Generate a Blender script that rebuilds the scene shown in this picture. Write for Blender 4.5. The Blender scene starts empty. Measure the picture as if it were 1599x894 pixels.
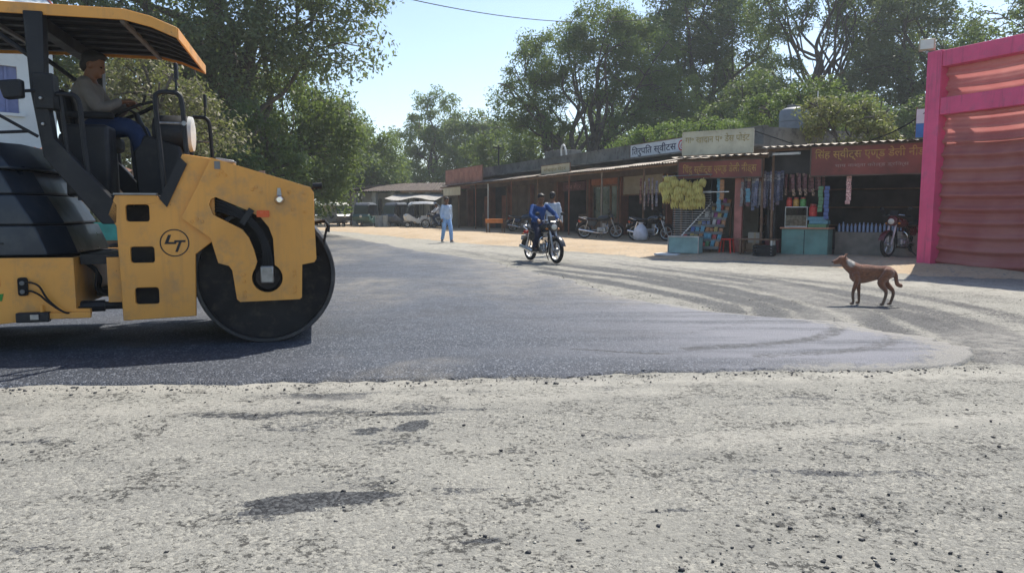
import bpy, bmesh, math, random
import numpy as np
from mathutils import Vector, Matrix, Quaternion, noise as mnoise
from mathutils.geometry import tessellate_polygon
R = math.radians
random.seed(7); np.random.seed(7)
sc = bpy.context.scene
col = sc.collection

# ------------------------------------------------------------------ camera, sky, sun, exposure
cam_d = bpy.data.cameras.new('camera'); cam = bpy.data.objects.new('camera', cam_d); col.objects.link(cam)
cam.location = (0, 0, 1.2); cam.rotation_euler = (R(90) - math.atan(117 / 1155.0), 0, 0)
cam_d.sensor_width = 36; cam_d.lens = 26.0; cam_d.clip_start = 0.05; cam_d.clip_end = 3000
sc.camera = cam
SUN = Vector((0.36, 0.57, 1.0)).normalized()
world = bpy.data.worlds.new('World'); sc.world = world; world.use_nodes = True
wn = world.node_tree.nodes; wl = world.node_tree.links
bg = wn['Background']; sky = wn.new('ShaderNodeTexSky'); sky.sky_type = 'NISHITA'; sky.sun_disc = False
sky.sun_elevation = math.asin(SUN.z); sky.sun_rotation = math.atan2(SUN.x, SUN.y)
sky.altitude = 300; sky.air_density = 1.0; sky.dust_density = .9; sky.ozone_density = 1.0
wl.new(sky.outputs[0], bg.inputs[0]); bg.inputs[1].default_value = 0.15
sun_d = bpy.data.lights.new('sun', 'SUN'); sun_d.energy = 5.0; sun_d.angle = R(0.5); sun_d.color = (1, 0.945, 0.84)
sun = bpy.data.objects.new('sun', sun_d); col.objects.link(sun); sun.location = (20, 30, 60)
sun.rotation_euler = (-SUN).to_track_quat('-Z', 'Y').to_euler()
sc.view_settings.view_transform = 'Standard'; sc.view_settings.look = 'None'; sc.view_settings.gamma = 1.0
sc.view_settings.use_curve_mapping = False; sc.view_settings.exposure = 0.4
try:
    sc.cycles.max_bounces = 6; sc.cycles.transparent_max_bounces = 12; sc.cycles.volume_bounces = 1
    sc.cycles.use_denoising = True; sc.cycles.caustics_reflective = False; sc.cycles.caustics_refractive = False
except Exception: pass

# ------------------------------------------------------------------ node helpers and materials
class NT:
    def __init__(s, name):
        s.m = bpy.data.materials.new(name); s.m.use_nodes = True
        s.t = s.m.node_tree; s.n = s.t.nodes; s.l = s.t.links; s.p = s.n['Principled BSDF']; s.out = s.n['Material Output']
        s.tc = None
    def val(s, sock, v):
        if isinstance(v, bpy.types.NodeSocket): s.l.new(v, sock)
        elif v is not None:
            if hasattr(sock.default_value, '__len__') and not hasattr(v, '__len__'): v = (v, v, v, 1)[:len(sock.default_value)]
            if hasattr(v, '__len__') and len(v) == 3 and len(sock.default_value) == 4: v = (*v, 1)
            sock.default_value = v
    def co(s, kind='Object'):
        if not s.tc: s.tc = s.n.new('ShaderNodeTexCoord')
        return s.tc.outputs[kind]
    def scaled(s, sc3, kind='Object', rot=(0, 0, 0)):
        m = s.n.new('ShaderNodeMapping'); s.l.new(s.co(kind), m.inputs[0]); m.inputs['Scale'].default_value = sc3; m.inputs['Rotation'].default_value = rot
        return m.outputs[0]
    def noise(s, scale, detail=5, rough=.55, vec=None, dist=0):
        n = s.n.new('ShaderNodeTexNoise'); s.l.new(vec or s.co(), n.inputs['Vector'])
        n.inputs['Scale'].default_value = scale; n.inputs['Detail'].default_value = detail; n.inputs['Roughness'].default_value = rough; n.inputs['Distortion'].default_value = dist
        return n.outputs['Fac']
    def voro(s, scale, feature='F1', vec=None, out='Distance', rnd=1):
        n = s.n.new('ShaderNodeTexVoronoi'); n.feature = feature; s.l.new(vec or s.co(), n.inputs['Vector']); n.inputs['Scale'].default_value = scale
        n.inputs['Randomness'].default_value = rnd
        return n.outputs[out]
    def math(s, op, a, b=None, c=None, clamp=False):
        n = s.n.new('ShaderNodeMath'); n.operation = op; n.use_clamp = clamp
        for i, v in enumerate((a, b, c)):
            if v is not None: s.val(n.inputs[i], v)
        return n.outputs[0]
    def ramp(s, f, a, b, lo=0., hi=1.):
        n = s.n.new('ShaderNodeMapRange'); n.interpolation_type = 'SMOOTHSTEP'
        s.val(n.inputs[0], f); n.inputs[1].default_value = a; n.inputs[2].default_value = b; n.inputs[3].default_value = lo; n.inputs[4].default_value = hi
        return n.outputs[0]
    def mix(s, f, a, b, blend='MIX'):
        n = s.n.new('ShaderNodeMix'); n.data_type = 'RGBA'; n.blend_type = blend
        s.val(n.inputs[0], f); s.val(n.inputs[6], a); s.val(n.inputs[7], b)
        return n.outputs[2]
    def sep(s, c):
        n = s.n.new('ShaderNodeSeparateColor'); s.l.new(c, n.inputs[0]); return n.outputs
    def attr(s, name):
        n = s.n.new('ShaderNodeAttribute'); n.attribute_name = name; return n.outputs['Fac']
    def island(s):
        n = s.n.new('ShaderNodeNewGeometry'); return n.outputs['Random Per Island']
    def objrand(s):
        n = s.n.new('ShaderNodeObjectInfo'); return n.outputs['Random']
    def bump(s, h, strength=.3, dist=.01):
        n = s.n.new('ShaderNodeBump'); s.val(n.inputs['Height'], h); n.inputs['Strength'].default_value = strength; n.inputs['Distance'].default_value = dist
        s.l.new(n.outputs[0], s.p.inputs['Normal'])
    def set(s, **k):
        for a, v in k.items(): s.val(s.p.inputs[a.replace('_', ' ')], v)
        return s.m

MATS = {}
def pm(name, c, rough=.7, metal=0., var=.18, vs=4., bump=.0, bs=60., c2=None, dirt=None, dirt_amt=.45, spec=.4, orand=0., coat=0., bd=.006, streak=None):
    if name in MATS: return MATS[name]
    t = NT(name); c = tuple(c)
    a = tuple(x * (1 - var) for x in c); b = tuple(min(1, x * (1 + var)) for x in (c2 or c))
    cc = t.mix(t.ramp(t.noise(vs, 6), .3, .7), a, b)
    if dirt:
        cc = t.mix(t.math('MULTIPLY', t.ramp(t.noise(vs * 2.3 + 1.7, 8, .65), .48, .72), dirt_amt), cc, dirt)
    if streak:
        cc = t.mix(t.math('MULTIPLY', t.ramp(t.noise(1.0, 5, .7, t.scaled((9, 9, .7))), .50, .72), streak[1]), cc, streak[0])
        cc = t.mix(t.math('MULTIPLY', t.ramp(t.noise(26, 4, .8), .66, .72), .8), cc, tuple(v * .35 for v in c))
    if orand:
        cc = t.mix(t.math('MULTIPLY', t.objrand(), orand), cc, tuple(x * .35 for x in c))
    t.set(Base_Color=cc, Roughness=t.ramp(t.noise(vs * 1.7, 5), .25, .75, max(.02, rough - .1), min(1, rough + .1)), Metallic=metal, Specular_IOR_Level=spec, Coat_Weight=coat)
    if bump: t.bump(t.noise(bs, 5), bump, bd)
    MATS[name] = t.m
    return t.m

# ------------------------------------------------------------------ mesh builder
def frame_from(d):
    d = d.normalized(); a = Vector((0, 0, 1)) if abs(d.z) < .9 else Vector((1, 0, 0))
    u = d.cross(a).normalized(); return u, d.cross(u).normalized()
class MB:
    def __init__(s): s.v = []; s.f = []
    def add(s, vs, fs):
        o = len(s.v); s.v += [tuple(v) for v in vs]; s.f += [tuple(i + o for i in f) for f in fs]; return s
    def box(s, c, d, rz=0, rx=0, ry=0):
        M = Matrix.Rotation(rz, 3, 'Z') @ Matrix.Rotation(ry, 3, 'Y') @ Matrix.Rotation(rx, 3, 'X'); c = Vector(c)
        vs = [c + M @ Vector((sx * d[0] / 2, sy * d[1] / 2, sz * d[2] / 2)) for sx in (-1, 1) for sy in (-1, 1) for sz in (-1, 1)]
        return s.add(vs, [(0, 1, 3, 2), (4, 6, 7, 5), (0, 4, 5, 1), (2, 3, 7, 6), (0, 2, 6, 4), (1, 5, 7, 3)])
    def b2(s, lo, hi): return s.box([(a + b) / 2 for a, b in zip(lo, hi)], [b - a for a, b in zip(lo, hi)])
    def prism(s, poly, a, b, plane='xz', holes=()):
        loops = [list(poly)] + [list(h) for h in holes]
        def P(p, t): return {'xz': (p[0], t, p[1]), 'xy': (p[0], p[1], t), 'yz': (t, p[0], p[1])}[plane]
        flat = [p for l in loops for p in l]; n = len(flat)
        tri = tessellate_polygon([[Vector((p[0], p[1], 0)) for p in l] for l in loops])
        vs = [P(p, a) for p in flat] + [P(p, b) for p in flat]; fs = []
        for t in tri: fs += [tuple(t), tuple(i + n for i in reversed(t))]
        o = 0
        for l in loops:
            m = len(l)
            for i in range(m): j = (i + 1) % m; fs.append((o + i, o + j, o + j + n, o + i + n))
            o += m
        return s.add(vs, fs)
    def tube(s, pts, r, n=8, cap=True, sq=1.):
        pts = [Vector(p) for p in pts]; m = len(pts)
        rs = list(r) if hasattr(r, '__len__') else [r] * m
        u = None; vs = []
        for i, p in enumerate(pts):
            d = (pts[min(i + 1, m - 1)] - pts[max(i - 1, 0)])
            if d.length < 1e-9: d = Vector((0, 0, 1))
            d.normalize()
            if u is None: u, w = frame_from(d)
            else:
                u = (u - d * u.dot(d))
                if u.length < 1e-6: u, w = frame_from(d)
                u.normalize(); w = d.cross(u)
            for k in range(n):
                a = 2 * math.pi * k / n; vs.append(p + (u * math.cos(a) + w * math.sin(a) * sq) * rs[i])
        fs = [(i * n + k, i * n + (k + 1) % n, (i + 1) * n + (k + 1) % n, (i + 1) * n + k) for i in range(m - 1) for k in range(n)]
        if cap: fs += [tuple(range(n - 1, -1, -1)), tuple((m - 1) * n + k for k in range(n))]
        return s.add(vs, fs)
    def lathe(s, prof, c=(0, 0, 0), axis='z', n=24, closed=False):
        c = Vector(c); vs = []
        for r, h in prof:
            for k in range(n):
                a = 2 * math.pi * k / n; x, y = r * math.cos(a), r * math.sin(a)
                vs.append(c + Vector({'z': (x, y, h), 'y': (x, h, y), 'x': (h, x, y)}[axis]))
        m = len(prof); fs = [(i * n + k, i * n + (k + 1) % n, ((i + 1) % m) * n + (k + 1) % n, ((i + 1) % m) * n + k) for i in range(m if closed else m - 1) for k in range(n)]
        return s.add(vs, fs)
    def ell(s, c, r, nu=14, nv=9, M=None):
        c = Vector(c); vs = [];
        for j in range(nv + 1):
            t = math.pi * j / nv
            for i in range(nu):
                a = 2 * math.pi * i / nu; p = Vector((math.sin(t) * math.cos(a) * r[0], math.sin(t) * math.sin(a) * r[1], math.cos(t) * r[2]))
                vs.append(c + (M @ p if M else p))
        fs = [(j * nu + i, j * nu + (i + 1) % nu, (j + 1) * nu + (i + 1) % nu, (j + 1) * nu + i) for j in range(nv) for i in range(nu)]
        return s.add(vs, fs)
    def loft(s, rings, cap=True):
        n = len(rings[0]); vs = [p for r in rings for p in r]
        fs = [(i * n + k, i * n + (k + 1) % n, (i + 1) * n + (k + 1) % n, (i + 1) * n + k) for i in range(len(rings) - 1) for k in range(n)]
        if cap: fs += [tuple(range(n - 1, -1, -1)), tuple((len(rings) - 1) * n + k for k in range(n))]
        return s.add(vs, fs)
    def mesh(s, name, mat, smooth=True, angle=35):
        me = bpy.data.meshes.new(name); me.from_pydata(s.v, [], s.f); me.validate()
        bm = bmesh.new(); bm.from_mesh(me); bmesh.ops.recalc_face_normals(bm, faces=bm.faces); bm.to_mesh(me); bm.free()
        if mat: me.materials.append(mat)
        if smooth:
            me.polygons.foreach_set('use_smooth', [True] * len(me.polygons)); me.set_sharp_from_angle(angle=R(angle))
        return me
    def build(s, name, mat, parent=None, bevel=0, smooth=True, angle=35, loc=None, rz=None, label=None):
        o = bpy.data.objects.new(name, s.mesh(name, mat, smooth, angle)); col.objects.link(o)
        if parent: o.parent = parent
        if loc is not None: o.location = loc
        if rz is not None: o.rotation_euler = (0, 0, rz)
        if bevel:
            b = o.modifiers.new('bevel', 'BEVEL'); b.width = bevel; b.segments = 2; b.limit_method = 'ANGLE'; b.angle_limit = R(40); b.harden_normals = False
        if label: o['label'] = label
        return o
def tag(o, label, cat, group=None, kind=None):
    if label: o['label'] = label
    if cat: o['category'] = cat
    if group: o['group'] = group
    if kind: o['kind'] = kind
    return o
def thing(name, label, cat, loc=(0, 0, 0), rz=0., group=None):
    o = bpy.data.objects.new(name, None); col.objects.link(o); o.location = loc; o.rotation_euler = (0, 0, rz); o.empty_display_size = .2
    return tag(o, label, cat, group)
def copy_tree(o, parent=None):
    c = o.copy(); col.objects.link(c); c.parent = parent
    for ch in list(o.children): copy_tree(ch, c)
    return c
def inst(src, name, parent=None, loc=(0, 0, 0), rot=(0, 0, 0), scale=(1, 1, 1)):
    o = bpy.data.objects.new(name, src.data); col.objects.link(o); o.parent = parent; o.location = loc; o.rotation_euler = rot; o.scale = scale
    return o
def mesh_np(name, V, F, mat, parent=None, smooth=False):
    me = bpy.data.meshes.new(name); nv, nf, k = len(V), len(F), F.shape[1]
    me.vertices.add(nv); me.vertices.foreach_set('co', np.ascontiguousarray(V, dtype=np.float32).ravel())
    me.loops.add(nf * k); me.loops.foreach_set('vertex_index', np.ascontiguousarray(F, dtype=np.int32).ravel())
    me.polygons.add(nf); me.polygons.foreach_set('loop_start', np.arange(0, nf * k, k, dtype=np.int32))
    me.update(calc_edges=True); me.validate()
    if smooth: me.polygons.foreach_set('use_smooth', [True] * nf)
    me.materials.append(mat)
    o = bpy.data.objects.new(name, me); col.objects.link(o); o.parent = parent
    return o
def set_attr(o, name, arr):
    a = o.data.attributes.new(name, 'FLOAT', 'POINT'); a.data.foreach_set('value', np.ascontiguousarray(arr, dtype=np.float32))
def grid_faces(nr, nc):
    i = np.arange(nr - 1)[:, None] * nc + np.arange(nc - 1)[None, :]
    return np.stack([i, i + 1, i + nc + 1, i + nc], -1).reshape(-1, 4)
# value noise in numpy
_tab = np.random.RandomState(3).rand(512, 512)
def vn(x, y):
    xi = np.floor(x).astype(int); yi = np.floor(y).astype(int); fx = x - xi; fy = y - yi
    fx = fx * fx * (3 - 2 * fx); fy = fy * fy * (3 - 2 * fy)
    g = lambda a, b: _tab[a % 512, b % 512]
    return (g(xi, yi) * (1 - fx) + g(xi + 1, yi) * fx) * (1 - fy) + (g(xi, yi + 1) * (1 - fx) + g(xi + 1, yi + 1) * fx) * fy
def fbm(x, y, o=4):
    r = 0; a = .5; 
    for k in range(o): r = r + a * vn(x * 2 ** k + 17 * k, y * 2 ** k + 31 * k); a *= .5
    return r / (1 - .5 ** o)
def sstep(a, b, x):
    t = np.clip((x - a) / (b - a), 0, 1); return t * t * (3 - 2 * t)
def seg_dist(x, y, pts):
    d = np.full(np.shape(x), 1e9); s = np.zeros(np.shape(x)); L = 0
    for (ax, ay), (bx, by) in zip(pts[:-1], pts[1:]):
        dx, dy = bx - ax, by - ay; l = math.hypot(dx, dy)
        t = np.clip(((x - ax) * dx + (y - ay) * dy) / l ** 2, 0, 1); q = np.hypot(x - ax - t * dx, y - ay - t * dy)
        s = np.where(q < d, L + t * l, s); d = np.minimum(d, q); L += l
    return d, s
def smooth_path(p, n=8):
    p = [Vector(q) for q in p]; out = []
    for i in range(len(p) - 1):
        a, b, c, d = p[max(i - 1, 0)], p[i], p[i + 1], p[min(i + 2, len(p) - 1)]
        for k in range(n):
            t = k / n; out.append(.5 * ((2 * b) + (c - a) * t + (2 * a - 5 * b + 4 * c - d) * t * t + (3 * b - a - 3 * c + d) * t ** 3))
    return out + [p[-1]]
# ------------------------------------------------------------------ ground, fresh asphalt, sand verge
def road_material():
    t = NT('worn_road')
    cells = t.sep(t.voro(78, out='Color')); cd = t.voro(78); fine = t.noise(160, 3, .8)
    big = t.noise(.5, 5, .6); mid = t.noise(2.6, 6, .7); pit = t.noise(33, 5, .75)
    streak = t.noise(1.0, 6, .65, t.scaled((.45, 2.6, 1), rot=(0, 0, .12)))
    base = t.mix(t.ramp(fine, .36, .64), (.160, .155, .140), (.322, .311, .276))
    base = t.mix(t.math('MULTIPLY', t.ramp(cells[0], .66, .84), .5), base, (.48, .455, .385))
    base = t.mix(t.math('MULTIPLY', t.ramp(cells[1], .82, .92), .6), base, (.11, .104, .09))
    base = t.mix(t.math('MULTIPLY', t.ramp(streak, .44, .70), .55), base, (.20, .195, .175))
    base = t.mix(t.math('MULTIPLY', t.ramp(big, .40, .68), .45), base, (.352, .337, .292))
    pf = t.math('MULTIPLY', t.ramp(t.math('ADD', pit, t.math('MULTIPLY', t.math('SUBTRACT', mid, .5), .55)), .562, .64), .92)
    base = t.mix(pf, base, (.055, .053, .048))
    stain = t.attr('stain')
    sm = t.ramp(t.math('ADD', stain, t.math('MULTIPLY', t.math('SUBTRACT', t.noise(24, 8, .85), .5), 3.0)), .44, .62)
    tar = t.mix(t.ramp(cells[2], .2, .95), (.018, .019, .022), (.095, .098, .10))
    base = t.mix(sm, base, tar)
    dust = t.attr('dust')
    base = t.mix(t.math('MULTIPLY', dust, t.ramp(t.noise(6, 7, .75), .28, .66)), base, (.42, .397, .345))
    h = t.math('SUBTRACT', t.math('ADD', t.math('MULTIPLY', fine, .8), t.math('MULTIPLY', mid, .9)), t.math('ADD', t.math('MULTIPLY', pf, .9), t.math('MULTIPLY', cd, .45)))
    t.bump(h, .7, .013)
    return t.set(Base_Color=base, Roughness=t.math('SUBTRACT', .93, t.math('MULTIPLY', sm, .3)), Specular_IOR_Level=.3)
def asphalt_material():
    t = NT('fresh_asphalt')
    c = t.sep(t.voro(75, out='Color')); d = t.voro(75); grain = t.noise(130, 3, .8)
    base = t.mix(t.ramp(grain, .35, .68), (.012, .016, .025), (.056, .070, .098))
    base = t.mix(t.math('MULTIPLY', t.ramp(c[1], .80, .92), .75), base, (.22, .235, .27))
    roll = t.noise(1.0, 5, .65, t.scaled((.35, 2.2, 1), rot=(0, 0, -.25)))
    base = t.mix(t.math('MULTIPLY', t.ramp(roll, .45, .72), .55), base, (.080, .088, .108))
    base = t.mix(t.math('MULTIPLY', t.ramp(t.noise(.8, 5, .6), .5, .68), .5), base, (.035, .038, .046))
    dust = t.attr('dust')
    base = t.mix(t.math('MULTIPLY', dust, t.ramp(t.noise(3, 8, .75), .28, .66)), base, (.30, .265, .21))
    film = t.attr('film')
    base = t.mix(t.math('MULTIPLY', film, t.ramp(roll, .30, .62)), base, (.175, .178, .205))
    base = t.mix(t.ramp(t.math('ADD', t.attr('track'), t.math('MULTIPLY', t.math('SUBTRACT', t.noise(18, 6, .8), .5), 1.2)), .35, .65), base, (.028, .030, .036))
    base = t.mix(t.ramp(t.math('ADD', t.attr('fade'), t.math('MULTIPLY', t.math('SUBTRACT', t.noise(11, 8, .8), .5), 2.2)), .40, .62), base, (.225, .215, .195))
    base = t.mix(t.ramp(t.math('ADD', t.attr('lap_shadow'), t.math('MULTIPLY', t.math('SUBTRACT', t.noise(20, 5), .5), .5)), .4, .6), base, (.012, .012, .013))  # shadow line of the mat's lap step, painted into the colour
    t.bump(t.math('ADD', t.math('MULTIPLY', d, -.8), t.math('MULTIPLY', grain, .8)), .85, .012)
    return t.set(Base_Color=base, Roughness=t.ramp(t.noise(2.1, 5), .3, .7, .46, .64), Specular_IOR_Level=.42)
def sand_material():
    t = NT('sandy_earth')
    a = t.mix(t.ramp(t.noise(.7, 6, .6), .3, .7), (.43, .325, .215), (.52, .41, .29))
    a = t.mix(t.math('MULTIPLY', t.ramp(t.noise(14, 7, .7), .5, .72), .55), a, (.24, .185, .13))
    a = t.mix(t.ramp(t.sep(t.voro(24, out='Color'))[0], .93, .95), a, (.30, .27, .23))
    t.bump(t.math('ADD', t.noise(9, 8, .7), t.math('MULTIPLY', t.noise(60, 4), .3)), .8, .05)
    return t.set(Base_Color=a, Roughness=.95, Specular_IOR_Level=.2)
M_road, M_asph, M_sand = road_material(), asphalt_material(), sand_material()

# one sheet from under the camera to the horizon, fine in front of the lens
ys = [-40, -8, -1.5, .6]; y = 1.3
while y < 45: ys.append(y); y += max(.028, y * .0075)
ys += [50, 60, 75, 95, 130, 190, 300, 600]
xs = [-600, -200, -90, -50, -34, -24] + list(np.arange(-17, 15.01, .085)) + [20, 28, 40, 80, 200, 600]
X, Y = np.meshgrid(np.array(xs, float), np.array(ys, float))
stain = np.zeros_like(X); dustA = np.zeros_like(X)
# bitumen smears: (x, y, half length, half width, angle, strength)
def blob(cx, cy, a, b, ang, s):
    global stain
    dx, dy = X - cx, Y - cy; c, n = math.cos(ang), math.sin(ang)
    q = np.hypot((dx * c + dy * n) / a, (-dx * n + dy * c) / b) + .55 * (fbm(X * 5 + cx, Y * 5) - .5)
    stain = np.maximum(stain, s * (1 - sstep(.55, 1.15, q)))
for b in [(-.80, 3.02, .36, .085, .22, 1.55), (-.95, 2.90, .17, .055, .2, 1.5), (-.22, 3.12, .22, .06, .1, .5), (.02, 2.98, .09, .05, .3, .55), (-.55, 4.12, .16, .10, .9, 1.0), (-.62, 4.35, .34, .05, .1, .9), (-.45, 4.45, .5, .06, .05, .55),
          (-.95, 4.4, .16, .05, 0, .6), (-.80, 4.0, .14, .08, .3, .75), (-1.5, 4.3, .25, .05, .1, .5), (-2.0, 4.25, .2, .05, .1, .35), (.62, 2.9, .22, .035, .12, .55), (1.0, 3.05, .14, .03, .4, .4), (-.12, 2.62, .07, .04, .2, .9),
          (-1.72, 2.55, .16, .06, .15, .45), (1.7, 4.6, .5, .06, .05, .42), (2.3, 4.7, .35, .04, -.1, .4), (-.35, 4.9, .6, .05, .04, .45), (.9, 3.6, .25, .04, .1, .35), (3.2, 4.2, .5, .05, .1, .33), (-.15, 3.62, .3, .05, .2, .35), (.25, 2.75, .12, .05, .1, .5), (2.0, 3.2, .35, .05, .2, .3), (4.2, 6.15, .16, .03, -.1, 1.0)]: blob(*b)
amb = fbm(X * 1.6 + 3, Y * 4.2 + 7, 5); stain = np.maximum(stain, .50 * sstep(.56, .76, amb) * (Y < 5.4) + .34 * sstep(.60, .75, fbm(X * .7, Y * 1.5 + 9, 5)) * (Y < 30))
wob = .5 * (fbm(X * .9, Y * .9) - .5)
tracks = [[(-2.3, 25), (.57, 16.3), (2.3, 13.2), (3.05, 10.7), (3.15, 9.2), (3.0, 8.3)], [(-2.0, 26), (.9, 17.6), (2.6, 13.8), (3.45, 10.9), (3.6, 9.0), (3.45, 7.9)], [(-1.2, 26), (2.1, 18.5), (4.0, 13.2), (4.55, 9.9), (4.6, 8.0), (4.2, 6.6), (3.9, 6.0)], [(-.6, 26), (2.6, 18.6), (4.5, 13.2), (5.0, 9.9), (5.0, 8.0), (4.55, 6.6), (4.2, 5.9)],
          [(.6, 15), (2.0, 11.8), (2.6, 10.0), (2.7, 8.9)], [(3.4, 16.5), (5.3, 12.6), (5.8, 9.6), (5.6, 7.4)], [(4.0, 11.8), (4.2, 9.6), (4.0, 7.9), (3.8, 7.1)], [(1.2, 17.6), (3.3, 13.3), (4.0, 11.2), (4.05, 9.3)]]
for k, tr in enumerate(tracks):
    tr = [(p.x, p.y) for p in smooth_path([(a, b, 0) for a, b in tr])]
    d, s = seg_dist(X + wob * .4, Y, tr)
    w = .13 + .10 * fbm(X * 2 + k, Y * 2)
    stain = np.maximum(stain, (1.08 - .03 * k) * (1 - sstep(w * .3, w * 2.2, d)) * (.40 + 1.0 * fbm(X * .8 + 9 * k, Y * .35)) * (1 - .55 * sstep(13, 22, Y)))
# pale dust bands
for pts, w, s in [([(-9, 4.85), (.3, 5.15), (3.4, 5.45), (9, 5.7)], .16, .75), ([(.6, 3.75), (2.5, 4.2), (6, 4.7)], .10, .65), ([(-6, 3.6), (-1.5, 4.6), (1, 4.9)], .14, .5), ([(-3, 27), (1.5, 20.5), (3.4, 17.4), (5.4, 15.2), (8, 11)], 1.0, .75), ([(-12, 44), (-3, 27)], 2.2, .7), ([(4.4, 6.5), (6.5, 7.4), (12, 8)], .8, .5), ([(3, 7.2), (4.2, 9.5), (4.4, 12.5)], .35, .35)]:
    d, s_ = seg_dist(X + wob, Y + wob * .3, pts); dustA = np.maximum(dustA, s * (1 - sstep(w * .3, w * 1.6, d)))
near = (Y < 44) & (np.abs(X) < 17)
Z = np.where(near, .030 * (fbm(X * .35, Y * .35) - .5) + .012 * (fbm(X * 2.2, Y * 2.2) - .5) + .012 * (fbm(X * 9, Y * 9) - .5), 0)
Z = np.where((Y > 4.6) & (Y < 12) & (X < 4), Z * .35, Z) - .012
g = mesh_np('ground', np.stack([X, Y, Z], -1).reshape(-1, 3), grid_faces(*X.shape), M_road, smooth=True)
set_attr(g, 'stain', stain.ravel()); set_attr(g, 'dust', dustA.ravel()); g['kind'] = 'structure'

# fresh mat, a real layer five centimetres thick with a ragged edge
def xr(y): return np.interp(y, [4.9, 5.4, 5.73, 6.1, 6.5, 6.93, 7.83, 8.3, 8.83, 9.9, 11.1, 13.6, 17.8, 22.4, 39.6, 46], [3.4, 3.75, 4.0, 4.0, 3.92, 3.75, 3.39, 2.87, 2.29, 1.72, 1.25, .71, -.61, -2.9, -9.6, -12])
def xl(y): return np.interp(y, [4.9, 7, 9, 12, 40, 46], [-14, -12, -7.0, -7.4, -15, -17])
def y0(x): return np.interp(x, [-14, -3.45, -1.2, .28, 1.8, 3.43, 4], [4.75, 5.0, 5.12, 5.33, 5.5, 5.66, 5.72])
yn = [5.0]; 
while yn[-1] < 45: yn.append(yn[-1] + max(.035, (yn[-1] - 4.2) * .022))
yn = np.array(yn); sN = np.concatenate([[0], np.linspace(.0015, .9985, 330), [1]])
YN, SS = np.meshgrid(yn, sN, indexing='ij')
edge = np.minimum(SS, 1 - SS); e_r = sstep(.96, 1, SS)
XA = xl(YN) + (xr(YN) - xl(YN)) * SS + e_r * (.40 * (fbm(YN * 1.3, YN * 0 + 2) - .5) + .30 * (fbm(YN * 6, YN * 0 + 5) - .5))
fall = np.clip(1 - (YN - 5) / 3.5, 0, 1)
YA = YN + (y0(XA) - 5.0) * fall + (fall > .9) * (.26 * (fbm(XA * 2.1, XA * 0 + 1) - .5) + .14 * (fbm(XA * 12, XA * 0 + 4) - .5)) * (fall - .9) * 10
row = np.arange(len(yn))[:, None] + 0 * SS
ZA = .006 + .034 * sstep(0, 10, row) * (.5 + .5 * sstep(0, .03, 1 - SS)) + .008 * (fbm(XA * 1.2, YA * 1.2) - .5) + .006 * (fbm(XA * 8, YA * 8) - .5)
ZA = np.where((SS < .001) | (SS > .999) | (row == 0), -.03, ZA); ZA = np.where((row == 1), ZA - .004, ZA)
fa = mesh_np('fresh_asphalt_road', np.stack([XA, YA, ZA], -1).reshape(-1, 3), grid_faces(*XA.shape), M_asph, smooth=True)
d2 = sstep(.88, 1., SS) * .35 * (YA > 9) + .55 * sstep(.46, .70, fbm(XA * .45, YA * .28)) * sstep(7, 11, YA) + .35 * sstep(24, 34, YA)
d2 = np.maximum(d2, .35 * sstep(.55, .7, fbm(XA * .9 + 4, YA * .9)) * (YA < 6.2))
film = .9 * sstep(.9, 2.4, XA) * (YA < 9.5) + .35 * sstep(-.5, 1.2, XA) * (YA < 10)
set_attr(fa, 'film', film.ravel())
fade = np.maximum(.75 * sstep(.945, 1, SS) * (YA < 9.6) + .5 * sstep(.975, 1, SS) * (YA >= 9.6), .8 * sstep(9, 0, row) * sstep(1.2, 2.6, XA)); set_attr(fa, 'fade', fade.ravel())
trk = np.zeros_like(XA)
for k, tr in enumerate([[(3.5, 8.6), (3.3, 7.4), (2.6, 6.6), (1.5, 6.2)], [(3.9, 7.6), (3.5, 6.7), (2.9, 6.15), (2.0, 5.9)], [(4.2, 7.0), (3.9, 6.3), (3.3, 5.8)], [(2.9, 9.0), (2.4, 7.6), (1.4, 6.9), (.2, 6.6)], [(2.2, 10), (1.6, 8.4), (.5, 7.6)]]):
    d_, _s = seg_dist(XA, YA, [(p.x, p.y) for p in smooth_path([(a, b, 0) for a, b in tr])]); trk = np.maximum(trk, (.55 - .05 * k) * (1 - sstep(.03, .22, d_)))
set_attr(fa, 'track', trk.ravel())
cd_, cs_ = seg_dist(XA, YA, [(.50, 6.22), (1.05, 6.02), (1.32, 5.98), (1.7, 5.78)]); set_attr(fa, 'lap_shadow', ((1 - sstep(.008, .035, cd_)) * np.where(cs_ < .85, 1., .55)).ravel())  # painted dark line, stands for the shadow along a lap in the mat
set_attr(fa, 'dust', d2.ravel()); fa['kind'] = 'structure'

# sandy verge in front of the shops: rises from the road to the shop floors
edge_pts = [(11.5, 10.4), (9.6, 12.2), (7.45, 13.8), (6.9, 15.7), (5.57, 17.6), (3.82, 18.3), (1.92, 22.1), (-2.5, 29), (-10.1, 43.6), (-22, 62)]
back_pts = [(30, 18), (26, 24), (20, 28), (16, 28), (14, 30), (12, 32), (10, 34), (6, 40), (0, 60), (-12, 80)]
cum = np.linspace(0, len(edge_pts) - 1, 420)
ex = np.interp(cum, range(10), [p[0] for p in edge_pts]); ey = np.interp(cum, range(10), [p[1] for p in edge_pts])
for _ in range(12): ex[1:-1] = (ex[:-2] + ex[1:-1] + ex[2:]) / 3; ey[1:-1] = (ey[:-2] + ey[1:-1] + ey[2:]) / 3
bx = np.interp(cum, range(10), [p[0] for p in back_pts]); by = np.interp(cum, range(10), [p[1] for p in back_pts])
tt = np.concatenate([np.linspace(0, .18, 40), np.linspace(.19, 1, 26)])
T, Cc = np.meshgrid(tt, cum)
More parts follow.
